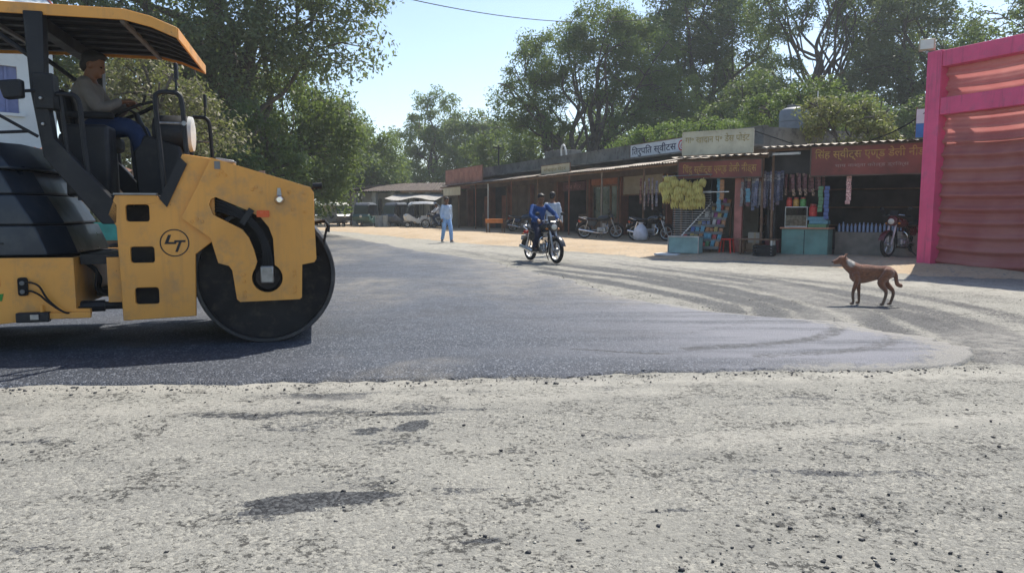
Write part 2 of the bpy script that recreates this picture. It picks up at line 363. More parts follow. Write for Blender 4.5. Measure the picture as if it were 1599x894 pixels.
EX, BX = np.meshgrid(tt, ex)[1], np.meshgrid(tt, bx)[1]; EY, BY = np.meshgrid(tt, ey)[1], np.meshgrid(tt, by)[1]
XS = EX + (BX - EX) * T; YS = EY + (BY - EY) * T; D = T * np.hypot(BX - EX, BY - EY)
ZS = -.035 + .155 * sstep(-.1, 2.2, D) + .05 * (fbm(XS * .8, YS * .8) - .5) + .045 * (fbm(XS * 3.3, YS * 3.3) - .5)
ZS = np.where(D > 3.2, .115 + .012 * (fbm(XS * 3, YS * 3) - .5), ZS)
sv = mesh_np('sand_verge', np.stack([XS, YS, ZS], -1).reshape(-1, 3), grid_faces(*XS.shape), M_sand, smooth=True); sv['kind'] = 'structure'

# earth on the left side of the road behind the roller, under the trees
lv_e = [(-13, 6.0), (-9, 12), (-10.5, 18), (-13.5, 28), (-18, 42), (-26, 62), (-40, 90)]
lv = np.linspace(0, 6, 120); lx = np.interp(lv, range(7), [p[0] for p in lv_e]); ly = np.interp(lv, range(7), [p[1] for p in lv_e])
T, L1 = np.meshgrid(np.linspace(0, 1, 50) ** 2, lx); L2 = np.meshgrid(np.linspace(0, 1, 50), ly)[1]
XS = L1 - T * 55; YS = L2 + T * 6; ZS = -.03 + .14 * sstep(0, .06, T) + .08 * (fbm(XS * .6, YS * .6) - .5)
e2 = mesh_np('earth_bank', np.stack([XS, YS, ZS], -1).reshape(-1, 3), grid_faces(*XS.shape), M_sand, smooth=True); e2['kind'] = 'structure'

# loose crumbs of asphalt and stone lying on the road, far past counting
def crumbs(name, n, mat, smin, smax, place, label, cat):
    rs = np.random.RandomState(len(name) * 7 + n)
    t = (1 + 5 ** .5) / 2
    iv = np.array([(-1, t, 0), (1, t, 0), (-1, -t, 0), (1, -t, 0), (0, -1, t), (0, 1, t), (0, -1, -t), (0, 1, -t), (t, 0, -1), (t, 0, 1), (-t, 0, -1), (-t, 0, 1)], float) / 1.9
    ifc = np.array([(0, 11, 5), (0, 5, 1), (0, 1, 7), (0, 7, 10), (0, 10, 11), (1, 5, 9), (5, 11, 4), (11, 10, 2), (10, 7, 6), (7, 1, 8), (3, 9, 4), (3, 4, 2), (3, 2, 6), (3, 6, 8), (3, 8, 9), (4, 9, 5), (2, 4, 11), (6, 2, 10), (8, 6, 7), (9, 8, 1)])
    P = place(rs, n); n = len(P)
    S = smin + (smax - smin) * rs.rand(n) ** 4
    V = iv[None] * (1 + 1.1 * (rs.rand(n, 12, 1) - .5)) * S[:, None, None] * (.7 + .6 * rs.rand(n, 1, 3)) * np.array([1, 1, .55])
    a = rs.rand(n) * 6.28; c, s_ = np.cos(a)[:, None], np.sin(a)[:, None]
    V = np.stack([V[..., 0] * c - V[..., 1] * s_, V[..., 0] * s_ + V[..., 1] * c, V[..., 2]], -1) + P[:, None, :] + np.stack([0 * S, 0 * S, S * .25], -1)[:, None, :]
    F = (ifc[None] + (np.arange(n) * 12)[:, None, None]).reshape(-1, 3)
    o = mesh_np(name, V.reshape(-1, 3), F, mat); tag(o, label, cat, kind='stuff'); return o
def pl_road(rs, n):
    y = 2.2 + 9 * rs.rand(n) ** 1.7; x = (rs.rand(n) * 2 - 1) * (y * .78); k = (y < y0(x) - .02) | (x > xr(y) + .1)
    cl = fbm(x * 1.1, y * 1.1) > .42 + .25 * rs.rand(n)
    k &= cl; x, y = x[k], y[k]; return np.stack([x, y, 0 * x - .010], -1)
def pl_edge(rs, n):
    x = -4.5 + 8.2 * rs.rand(n); y = y0(x) - .02 - .22 * rs.rand(n) ** 2.5; h = n // 3
    y[:h] = 5.7 + 13 * rs.rand(h); x[:h] = xr(y[:h]) + .05 + .5 * rs.rand(h) ** 2
    return np.stack([x, y, 0 * x - .008], -1)
crumbs('asphalt_crumbs', 4200, pm('crumb_black', (.035, .035, .038), .7, bump=0), .002, .011, pl_road, 'black asphalt crumbs scattered over the worn grey road', 'crumbs')
crumbs('edge_crumbs', 1200, pm('crumb_edge', (.05, .05, .053), .65), .003, .012, pl_edge, 'loose black crumbs along the edge of the fresh asphalt', 'crumbs')
crumbs('road_grit', 6500, pm('grit', (.36, .34, .29), .9, var=.5, vs=3), .002, .007, pl_road, 'pale grit and small stones lying on the worn road', 'grit')
# ------------------------------------------------------------------ road roller
M_yel = pm('roller_yellow', (.68, .31, .055), .42, var=.10, vs=1.3, dirt=(.26, .18, .10), dirt_amt=.5, bump=.05, bs=25, spec=.5, streak=((.36, .19, .07), .35))
M_blk = pm('black_paint', (.012, .013, .016), .5, var=.3, vs=3, dirt=(.05, .048, .042), dirt_amt=.3, spec=.3)
M_hood = pm('hood_navy', (.014, .021, .034), .36, var=.25, vs=2, dirt=(.08, .08, .078), dirt_amt=.3, spec=.5)
M_rub = pm('black_rubber', (.012, .012, .013), .75, var=.3, spec=.25)
M_steel = pm('worn_steel', (.30, .30, .30), .42, .85, var=.25, dirt=(.08, .07, .06))
M_drum = pm('drum_steel', (.055, .056, .06), .5, .5, var=.4, vs=2.2, dirt=(.12, .11, .10), dirt_amt=.6, bump=.1, bs=30)
M_drumin = pm('drum_inside', (.022, .020, .020), .8, var=.4, vs=3, dirt=(.085, .065, .05), dirt_amt=.7)
M_rib = pm('grey_rib', (.16, .16, .155), .6, .2)
M_red = pm('red_plastic', (.55, .03, .02), .4, var=.08)
M_grn = pm('sticker_green', (.03, .22, .03), .5, var=.08)
M_wht = pm('white_paint', (.75, .74, .70), .55, var=.08, dirt=(.45, .42, .36), dirt_amt=.3)
M_orr = pm('reflector_orange', (.62, .09, .015), .3, var=.1)
M_chrome = pm('chrome', (.62, .62, .64), .15, 1., var=.1)
M_glass = NT('clear_glass').set(Base_Color=(.9, .95, .95), Roughness=.05, Transmission_Weight=1., IOR=1.3, Alpha=.45)
def circ(cx, cz, r, n=20, a0=0, a1=2 * math.pi):
    return [(cx + r * math.cos(a0 + (a1 - a0) * k / n), cz + r * math.sin(a0 + (a1 - a0) * k / n)) for k in range(n)]
def build_roller():
    rl = thing('road_roller', 'yellow tandem road roller with black canopy rolling the fresh asphalt', 'road roller', (-2.209, 6.515, .036), R(15))
    def drum(cx, name):
        pr = [(.6, .02), (.597, .0), (.565, .0), (.563, .10), (.20, .13), (.19, .06), (.001, .06)]
        m = MB(); m.lathe([(.6, .012), (.6, 1.69), (.592, 1.70), (.565, 1.70), (.565, .0), (.592, .0)], (cx, 0, .6), 'y', 72, closed=True)
        d = m.build(name, M_drum, rl, angle=40)
        for yy in (.11, 1.55):
            MB().lathe([(.001, yy), (.567, yy), (.567, yy + .04), (.001, yy + .04)], (cx, 0, .6), 'y', 48).build('drum_disc', M_drumin, d)
        MB().lathe([(.001, .02), (.16, .02), (.19, .05), (.19, .12), (.001, .12)], (cx, 0, .6), 'y', 28).build('drum_hub', M_drumin, d)
        return d
    drum(.03, 'front_drum'); drum(-3.05, 'rear_drum')
    frame = [(-1.13, 1.30), (-.82, 1.30), (-.78, 1.255), (-.60, 1.645), (-.36, 1.61), (-.36, .93), (-.53, .80), (-.545, .27), (-1.115, .25), (-1.13, 1.04), (-1.19, 1.14)]
    def rr(x0, x1, z0, z1, r=.022):
        return [p for cx, cz, a in ((x1 - r, z1 - r, 0), (x0 + r, z1 - r, 1), (x0 + r, z0 + r, 2), (x1 - r, z0 + r, 3)) for p in [(cx + r * math.cos(a * math.pi / 2 + t), cz + r * math.sin(a * math.pi / 2 + t)) for t in (0, .52, 1.05, 1.57)]]
    wins = [rr(-1.055, -.875, 1.08, 1.22), rr(-1.035, -.85, .735, .87), rr(-1.015, -.83, .385, .525)]
    yoke = [(-.37, 1.615), (.43, 1.375), (.452, 1.34), (.468, .75), (.45, .72), (.345, .70), (.335, .41), (.315, .395), (-.18, .385), (-.205, .41), (-.235, .66), (-.26, .70), (-.345, .725), (-.40, .94), (-.62, 1.11)]
    slot = [(-.40, 1.22), (-.385, 1.265), (-.345, 1.285), (-.10, 1.175), (.01, 1.115), (.075, 1.03), (.108, .93), (.115, .70)] + circ(.05, .59, .128, 18, 1.03, -4.10) + [(-.03, .73), (-.05, .83), (-.09, .94), (-.14, 1.01), (-.37, 1.135)]
    for side, y in (('near', -.07), ('far', 1.73)):
        MB().prism(frame, y, y + .04, holes=wins).build('side_frame', M_yel, rl, bevel=.006)
        s = -1 if side == 'near' else 1
        yk = MB().prism(yoke, y + (s * .045 if s < 0 else .045), y + (s * .045 if s < 0 else .045) + .038, holes=[slot]).build('drum_yoke', M_yel, rl, bevel=.006)
        yy = y - .045 if s < 0 else y + .083
        for (bx, bz) in [(-.29, 1.50), (-.26, 1.47), (-.32, 1.47), (-.05, 1.35), (.02, 1.33), (-.02, 1.37), (-.50, 1.10), (-.46, 1.08), (-.54, 1.08), (.28, 1.18), (.38, 1.16), (.28, .64), (.28, .60), (.28, .50), (.28, .46), (-.14, .62), (-.14, .56), (-.14, .47), (-.14, .43), (.25, 1.33), (.38, 1.32)]:
            MB().lathe([(.001, -.007), (.011, -.007), (.014, 0), (.014, .006)], (bx, yy, bz), 'y', 8).build('bolt', M_yel, yk)
        if s < 0:
            # lifting eye, lamp and reflector on the near yoke
            MB().lathe([(.001, -.03), (.022, -.03), (.040, -.012), (.044, 0)], (.17, yy, 1.265), 'y', 20).build('round_lamp', M_chrome, yk)
            MB().prism([(.15, 1.30), (.19, 1.30), (.182, 1.365), (.158, 1.365)], yy - .01, yy).build('lamp_bracket', M_steel, yk)
            MB().prism(rr(-.02, .085, 1.115, 1.172, .008), yy - .012, yy).build('reflector', M_orr, yk)
            MB().prism([(-.345, 1.52), (-.30, 1.52), (-.30, 1.585), (-.345, 1.585)], yy - .008, yy).build('warning_plate', M_rib, yk)
            for k in range(4):
                o = .028 * k
                MB().tube(smooth_path([(-.39 + o * .2, -.02, 1.17 + o), (-.28, -.115, 1.16 + o * .9), (-.10, -.125, 1.08 + o * .6), (.0 + o * .3, -.125, .95 + o * .3), (.03 + o * .6, -.12, .8), (.02 + o * .9, -.10, .60)], 6), .0155, 8).build('hydraulic_hose', M_rub, yk)
            MB().box((-.10, -.125, 1.12), (.05, .06, .15), ry=.6).build('hose_clamp', M_blk, yk)
            MB().box((.05, -.10, .62), (.11, .09, .15)).build('drive_motor', M_steel, yk, bevel=.012)
            MB().lathe([(.001, -.04), (.10, -.04), (.115, 0), (.115, .1)], (.05, -.03, .59), 'y', 24).build('motor_flange', M_drumin, yk)
    # emblem on the near side frame: ring with the two letters
    em = MB().lathe([(.116, -.004), (.107, -.004), (.107, .002), (.116, .002)], (-.69, -.07, .90), 'y', 40, closed=True).build('emblem_ring', M_blk, rl)
    MB().prism([(-.738, .968), (-.714, .968), (-.737, .907), (-.675, .907), (-.679, .890), (-.770, .890)], -.074, -.0705).build('emblem_letter', M_blk, em)
    MB().prism([(-.690, .922), (-.602, .922), (-.606, .905), (-.636, .905), (-.668, .822), (-.688, .824), (-.657, .905), (-.694, .905)], -.074, -.0705).build('emblem_letter', M_blk, em)
    # covers that close the front frame across the machine
    top = [(-.60, 1.64), (-.36, 1.605), (.43, 1.37), (.455, 1.34), (.455, 1.30), (.40, 1.34), (-.36, 1.57), (-.58, 1.60)]
    MB().prism(top, -.065, 1.765).build('front_hood', M_yel, rl, bevel=.005)
    MB().b2((.435, -.06, .78), (.46, 1.76, 1.335)).build('front_panel', M_yel, rl, bevel=.005)
    MB().b2((-1.09, .12, .34), (-.66, 1.58, 1.20)).build('dark_inner_box', M_drumin, rl)  # dark box added to block the view through and give a dark interior
    MB().b2((-.42, .2, 1.22), (.41, 1.5, 1.30)).build('water_tank', M_drumin, rl)
    MB().b2((-.55, .0, 1.2), (-.40, 1.7, 1.55)).build('cross_member', M_drumin, rl)
    MB().b2((.465, -.02, .72), (.50, 1.72, .76)).build('scraper_bar', M_blk, rl)
    br = MB().tube([(.45, .05, 1.06), (.55, .0, 1.08), (.58, .0, 1.04), (.575, .0, .98)], .016, 8).build('front_hook', M_blk, rl)
    MB().tube([(.565, .0, 1.02), (.545, .0, .93), (.535, .01, .86)], .012, 6).build('hook_chain', M_blk, br)
    lm = MB().tube([(.44, -.02, 1.36), (.47, -.05, 1.38), (.49, -.06, 1.36)], .012, 8).build('marker_lamp_arm', M_blk, rl)
    MB().lathe([(.001, -.05), (.022, -.05), (.030, .03), (.001, .03)], (.50, -.06, 1.39), 'x', 12).build('marker_lamp', M_blk, lm)
    # platform
    MB().b2((-1.42, -.02, 1.255), (-.80, 1.72, 1.30)).build('platform', M_blk, rl, bevel=.006)
    MB().b2((-1.14, -.085, 1.302), (-.81, -.02, 1.316)).build('step_edge', M_steel, rl)
    for k in range(2): MB().b2((-1.36, .6 + k * .5, 1.15), (-1.14, .66 + k * .5, 1.25)).build('platform_beam', M_blk, rl)
    # roll-over posts
    post = [(-1.72, 2.74), (-1.58, 2.74), (-1.595, 2.13), (-1.555, 1.76), (-1.11, 1.22), (-1.12, 1.06), (-1.235, 1.06), (-1.635, 1.60), (-1.70, 2.12)]
    for y in (-.07, 1.66):
        p = MB().prism(post, y, y + .12).build('roll_post', M_blk, rl, bevel=.01)
        MB().b2((-1.67, y - .02, 1.98), (-1.53, y + .14, 2.26)).build('post_bracket', M_blk, p, bevel=.01)
        for z in (2.06, 1.86): MB().lathe([(.001, -.022), (.011, -.02), (.014, 0)], (-1.62, y - .02 if z > 2 else y, z), 'y', 8).build('bolt', M_steel, p)
    MB().b2((-1.70, .05, 2.62), (-1.60, 1.66, 2.72)).build('canopy_cross_beam', M_blk, rl)
    # canopy: pressed shell with a rolled yellow rim, dark ribbed liner underneath
    prof = [(-3.05, 2.66), (-2.7, 2.78), (-1.9, 2.80), (-1.0, 2.80), (-.80, 2.755), (-.60, 2.675)]
    Wy0, Wy1 = -.04, 1.60
    m = MB(); n = len(prof)
    m.prism(prof + [(x, z - .03) for x, z in reversed(prof)], Wy0, Wy1)
    cs = m.build('canopy', M_yel, rl, bevel=.008)
    for y in (Wy0 - .012, Wy1): MB().prism([(x, z + .004) for x, z in prof] + [(x, z - .085) for x, z in reversed(prof)], y, y + .014).build('canopy_rim', M_yel, cs, bevel=.005)
    for (x, z), sx in ((prof[0], -1), (prof[-1], 1)): MB().b2((x - .008, Wy0, z - .088), (x + .008, Wy1, z + .002)).build('canopy_rim', M_yel, cs, bevel=.004)
    ln = MB().prism([(x, z - .034) for x, z in prof] + [(x, z - .046) for x, z in reversed(prof)], Wy0 + .02, Wy1 - .02).build('canopy_liner', M_blk, cs)
    for k in range(6):
        y = .14 + k * .26
        MB().prism([(x, z - .046) for x, z in prof] + [(x, z - .075) for x, z in reversed(prof)], y, y + .055).build('liner_rib', M_blk, cs)
    MB().box((-1.02, .78, 2.72), (.035, 1.58, .03)).build('liner_brace', M_rib, cs)
    MB().box((-2.05, .78, 2.71), (.035, 1.58, .03)).build('liner_brace', M_rib, cs)
    for y in (.10, 1.42): MB().tube([(-2.1, y, 2.70), (-1.66, y, 2.36)], .022, 8).build('canopy_strut', M_blk, rl)
    # hood over the engine: four stepped tiers, chamfered corners
    tiers = [(.80, 1.045, -1.60, -1.685, .07, .09), (1.055, 1.30, -1.70, -1.83, .10, .13), (1.31, 1.505, -1.85, -1.94, .14, .17), (1.515, 1.745, -1.86, -2.04, .17, .28)]
    for i, (z0, z1, xa, xb, ya, yb) in enumerate(tiers):
        def plan(x, y, z): return [(-3.75, y, z), (x - .10, y, z), (x + .06, y + .26, z), (x + .06, 1.70 - y - .26, z), (x - .10, 1.70 - y, z), (-3.75, 1.70 - y, z)]
        h = MB().loft([plan(xa, ya, z0), plan(xa, ya, z0 + .02), plan(xb, yb, z1)]).build('hood_tier', M_hood, rl, bevel=.01, angle=25)
        if i < 3: MB().loft([plan(xb - .03, yb + .03, z1 - .01), plan(xb - .03, yb + .03, z1 + .03)]).build('hood_seam', M_rub, h)
        for k in range(3 if i < 2 else 0):
            MB().box((xa - .52 - k * .32, ya - .004, (z0 + z1) / 2 - .02), (.22, .012, .012)).build('louvre', M_blk, h)
    MB().tube([(-2.6, .8, 1.7), (-2.6, .8, 2.0), (-2.66, .8, 2.1)], .04, 10).build('exhaust_pipe', M_steel, rl)
    # rear frame
    rf = [(-3.9, .80), (-1.475, .785), (-1.475, .36), (-1.37, .355), (-1.37, .30), (-1.78, .27), (-2.05, .25), (-2.45, .25), (-2.55, .42), (-3.55, .42), (-3.9, .5)]
    for y in (-.03, 1.68): MB().prism(rf, y, y + .05).build('rear_frame', M_yel, rl, bevel=.006)
    MB().b2((-1.52, .021, .37), (-1.476, 1.679, .78)).build('rear_bulkhead', M_yel, rl)
    MB().b2((-2.42, .03, .45), (-1.55, 1.67, .78)).build('engine_bay', M_drumin, rl)
    lb = MB().b2((-1.88, -.075, .285), (-1.36, -.032, .335)).build('lower_bracket', M_yel, rl, bevel=.006)
    MB().b2((-1.90, -.10, .265), (-1.66, -.034, .345)).build('lock_box', M_blk, lb, bevel=.008); MB().box((-1.76, -.105, .31), (.06, .02, .04)).build('lock_plate', M_steel, lb)
    MB().tube([(-1.72, -.06, .28), (-1.72, -.06, .40)], .012, 8).build('lock_pin', M_yel, lb)
    so = MB().prism(rr(-1.885, -1.815, .48, .63, .02), -.055, -.03).build('socket', M_rub, rl, bevel=.004)
    for z in (.585, .515):
        MB().tube(smooth_path([(-1.83, -.055, z), (-1.78, -.08, z + .005), (-1.72, -.08, z - .03), (-1.66, -.085, z - .14 if z > .55 else z - .09), (-1.55, -.08, .34), (-1.46, -.04, .325)], 6), .008, 6).build('cable', M_rub, so)
        MB().lathe([(.001, -.012), (.018, -.012), (.018, 0)], (-1.85, -.055, z), 'y', 10).build('socket_cap', M_rib, so)
    st = MB().prism(rr(-2.33, -2.015, .555, .66, .01), -.034, -.031).build('sticker', M_red, rl)
    MB().prism([(-2.045, .575), (-2.033, .575), (-2.027, .62), (-2.039, .62)], -.037, -.035).build('sticker_letter', M_wht, st); MB().prism(circ(-2.031, .638, .007, 8), -.037, -.035).build('sticker_letter', M_wht, st)
    MB().prism([(-2.33, .44), (-2.01, .44), (-1.995, .50), (-2.33, .46)], -.034, -.031).build('sticker_strip', M_grn, rl)
    # articulation joint
    MB().lathe([(.001, .34), (.13, .34), (.13, .40), (.09, .42), (.09, .66), (.13, .68), (.13, .74), (.001, .74)], (-1.30, .85, 0), 'z', 20).build('centre_joint', M_drumin, rl)
    MB().b2((-1.48, .6, .40), (-1.30, 1.1, .46)).build('joint_fork', M_drumin, rl); MB().b2((-1.30, .6, .54), (-1.12, 1.1, .60)).build('joint_fork', M_drumin, rl)
    MB().tube([(-1.50, .12, .36), (-1.10, .18, .36)], .035, 10).build('steering_cylinder', M_blk, rl); MB().tube([(-1.50, .12, .36), (-1.30, .15, .36)], .05, 10).build('steering_cylinder', M_blk, rl)
    MB().b2((-1.46, .10, .72), (-1.12, .9, .80)).build('joint_cover', M_blk, rl)
    for k in range(3): MB().tube(smooth_path([(-1.48, .2 + .05 * k, .74), (-1.36, .17 + .05 * k, .66 - .03 * k), (-1.36, .2 + .05 * k, .48), (-1.12, .25 + .05 * k, .40)], 6), .014, 6).build('joint_hose', M_rub, rl)
    MB().b2((-1.24, .02, .40), (-1.135, .10, .78)).build('joint_bracket', M_yel, rl)
    # operator's station: seat, console, wheel, rails
    se = MB().b2((-1.72, .58, 1.72), (-1.28, 1.10, 1.86)).build('seat', M_rub, rl, bevel=.04)
    MB().prism([(-1.70, 1.84), (-1.58, 1.84), (-1.66, 2.24), (-1.76, 2.24)], .60, 1.08).build('seat_back', M_rub, se, bevel=.03)
    MB().b2((-1.68, .62, 1.30), (-1.34, 1.06, 1.72)).build('seat_base', M_blk, se, bevel=.02)
    for y in (.50, 1.10): MB().b2((-1.62, y, 1.98), (-1.24, y + .07, 2.04)).build('armrest', M_rub, se, bevel=.02)
    MB().b2((-1.56, .20, 1.30), (-1.22, .50, 1.90)).build('side_box', M_blk, rl, bevel=.03)
    cn = MB().lathe([(.001, -.16), (.15, -.16), (.17, -.12), (.17, .12), (.15, .165), (.001, .175)], (-.80, .80, 1.89), 'x', 28).build('instrument_drum', M_blk, rl)
    MB().lathe([(.12, .166), (.166, .14), (.16, .172), (.12, .18), (.001, .185)], (-.80, .80, 1.89), 'x', 28).build('instrument_cap', pm('pale_cap', (.55, .55, .53), .4), cn)
    MB().prism([(-1.10, 1.30), (-.66, 1.30), (-.72, 1.76), (-1.02, 1.86), (-1.12, 1.70)], .62, .98).build('console', M_blk, rl, bevel=.02)
    col_ = MB().tube([(-.98, .80, 1.70), (-1.06, .80, 1.92), (-1.12, .80, 2.07)], .025, 10).build('steering_column', M_blk, rl)
    sw = MB(); 
    ax = Vector((-.42, 0, .90)).normalized(); u = Vector((.90, 0, .42)).normalized(); c = Vector((-1.12, .80, 2.09))
    ring = [c + u * .20 * math.cos(a) + Vector((0, 1, 0)) * .20 * math.sin(a) for a in [2 * math.pi * k / 28 for k in range(29)]]
    sw.tube(ring, .014, 8, cap=False)
    for k in range(3):
        a = 2.1 * k + .4; sw.tube([c - ax * .03, c + u * .195 * math.cos(a) + Vector((0, 1, 0)) * .195 * math.sin(a)], .011, 6)
    sw.build('steering_wheel', M_rub, rl)
    MB().tube([(-1.02, .62, 2.12), (-.99, .60, 2.21)], .012, 6).build('wheel_knob', M_rub, rl)
    for y, nm in ((-.03, 0), (1.70, 1)):
        MB().tube(smooth_path([(-.75, y, 1.27), (-.775, y, 1.7), (-.795, y, 2.07), (-.765, y, 2.145), (-.69, y, 2.155), (-.62, y, 2.14), (-.59, y, 2.06), (-.575, y, 1.74), (-.56, y, 1.55)], 5), .020, 8).build('front_rail', M_blk, rl)
        MB().tube([(-.785, y, 1.90), (-.59, y, 1.90)], .010, 6).build('rail_bar', M_steel, rl)
        MB().tube(smooth_path([(-1.60, y, 2.10), (-1.46, y, 2.105), (-1.39, y, 2.09), (-1.36, y, 2.0), (-1.345, y, 1.7), (-1.32, y, 1.34)], 5), .020, 8).build('rear_rail', M_blk, rl)
        MB().tube([(-1.50, y, 2.10), (-1.47, y, 1.62)], .016, 8).build('rail_post', M_blk, rl)
        MB().prism([(-.79, 1.27), (-.735, 1.20), (-.565, 1.56), (-.62, 1.62)], y - .06, y - .045).build('rail_mount', M_blk, rl)
        mi = MB().tube([(-.63, y, 2.14), (-.63, y, 2.34)], .010, 6).build('mirror_stalk', M_blk, rl)
        MB().box((-.63, y + .03, 2.33), (.03, .06, .14)).build('mirror', M_blk, mi, bevel=.01)
    MB().lathe([(.001, -.02), (.02, -.02), (.02, .02), (.001, .02)], (-.58, -.03, 1.90), 'y', 10).build('rail_clamp', M_steel, rl)
    MB().box((-.30, .35, 1.615), (.16, .2, .03), ry=.16).build('hood_latch', M_steel, rl, bevel=.008); MB().box((.02, .12, 1.51), (.05, .05, .025)).build('filler_cap', M_rib, rl)
    # work lamp and folded mirror on the rear post
    wl_ = MB().tube([(-1.66, -.08, 2.12), (-1.78, -.14, 2.10)], .014, 6).build('work_lamp_arm', M_blk, rl)
    MB().loft([[(-1.88, -.22 + .06 * a, 2.17 + b * .0), (-1.72, -.20 + .06 * a, 2.19 + b * .0), (-1.72, -.20 + .06 * a, 2.05), (-1.84, -.22 + .06 * a, 2.03)] for a, b in ((0, 0), (1.6, 0))]).build('work_lamp', M_blk, wl_, bevel=.015)
    for p in ([(-2.02, -.1, 1.98), (-1.66, -.08, 1.76)], [(-2.04, -.1, 1.85), (-1.98, -.1, 1.78), (-1.72, -.08, 1.80)]): MB().tube(p, .014, 6).build('linkage', M_blk, rl)
    return rl
roller = build_roller()
# ------------------------------------------------------------------ figures
V3 = lambda *a: Vector(a)
M_skin = pm('skin_brown', (.16, .075, .04), .55, var=.1, vs=12)
M_hair = pm('hair_black', (.012, .010, .010), .6, var=.3, vs=60, bump=.4, bs=120)
M_shoe = pm('shoe_dark', (.03, .025, .022), .6)
def remeshed(mb, name, mat, parent, vox, it=4, label=None):
    o = mb.build(name, mat, parent, angle=180, label=label)
    r = o.modifiers.new('remesh', 'REMESH'); r.mode = 'VOXEL'; r.voxel_size = vox; r.use_smooth_shade = True
    s = o.modifiers.new('smooth', 'SMOOTH'); s.factor = .5; s.iterations = it
    return o
def torso(mb, J, pad=0., lo=0., hi=1.):
    P, C, N = J['pelvis'], J['chest'], J['neck']; side = (J['shL'] - J['shR']).normalized(); hside = (J['hipL'] - J['hipR']).normalized()
    spec = [(-.10, .125, .10), (-.02, .165, .118), (.12, .160, .115), (.32, .142, .102), (.52, .156, .112), (.70, .166, .116), (.84, .155, .100), (.93, .105, .080), (1.0, .062, .060), (1.06, .056, .058)]
    pts = smooth_path([P + (P - C) * .25, P, C, N, N + (N - C) * .2], 12)
    rings = []
    for t, w, d in spec:
        if t < lo or t > hi: continue
        q = P.lerp(C, t / .62) if t < .62 else C.lerp(N, (t - .62) / .38)
        sd = hside.lerp(side, min(1, max(0, t))).normalized(); up = ((C - P) if t < .4 else (N - C) if t > .8 else (N - P)).normalized(); fw = sd.cross(up).normalized()
        rings.append([q + sd * (w + pad) * math.cos(a) + fw * (d + pad) * math.sin(a) for a in [2 * math.pi * k / 20 for k in range(20)]])
    mb.loft(rings)
def limb(mb, pts, rs, n=12):
    mb.tube(smooth_path(pts, 5), list(np.interp(np.linspace(0, len(rs) - 1, (len(pts) - 1) * 5 + 1), range(len(rs)), rs)), n)
    for p, r in zip(pts, rs): mb.ell(p, (r, r, r), 10, 7)
def hand(mb, W, d, nrm, curl=.5):
    d = d.normalized(); nrm = (nrm - d * nrm.dot(d)).normalized(); s = d.cross(nrm)
    M = Matrix((d, s, nrm)).transposed()
    mb.ell(W + d * .045, (.058, .042, .020), 12, 8, M)
    for k, (o, l) in enumerate(((-.030, .060), (-.010, .075), (.011, .070), (.030, .055))):
        a = W + d * .085 + s * o; b = a + d * l * .5 - nrm * l * .25 * curl; c = b + d * l * (.5 - .45 * curl) - nrm * l * .6 * curl
        mb.tube([W + d * .05 + s * o * .8, a, b, c], [.011, .011, .0105, .009], 8)
    mb.tube([W + d * .02 - s * .03, W + d * .05 - s * .055 - nrm * .012, W + d * .085 - s * .060 - nrm * .03 * (1 + curl)], [.013, .012, .010], 8)
FT = bpy.data.textures.new('cloth_folds', 'CLOUDS'); FT.noise_scale = .11; FT.noise_depth = 2
def folds(o, s):
    d = o.modifiers.new('folds', 'DISPLACE'); d.texture = FT; d.strength = s; d.mid_level = .45; d.texture_coords = 'LOCAL'
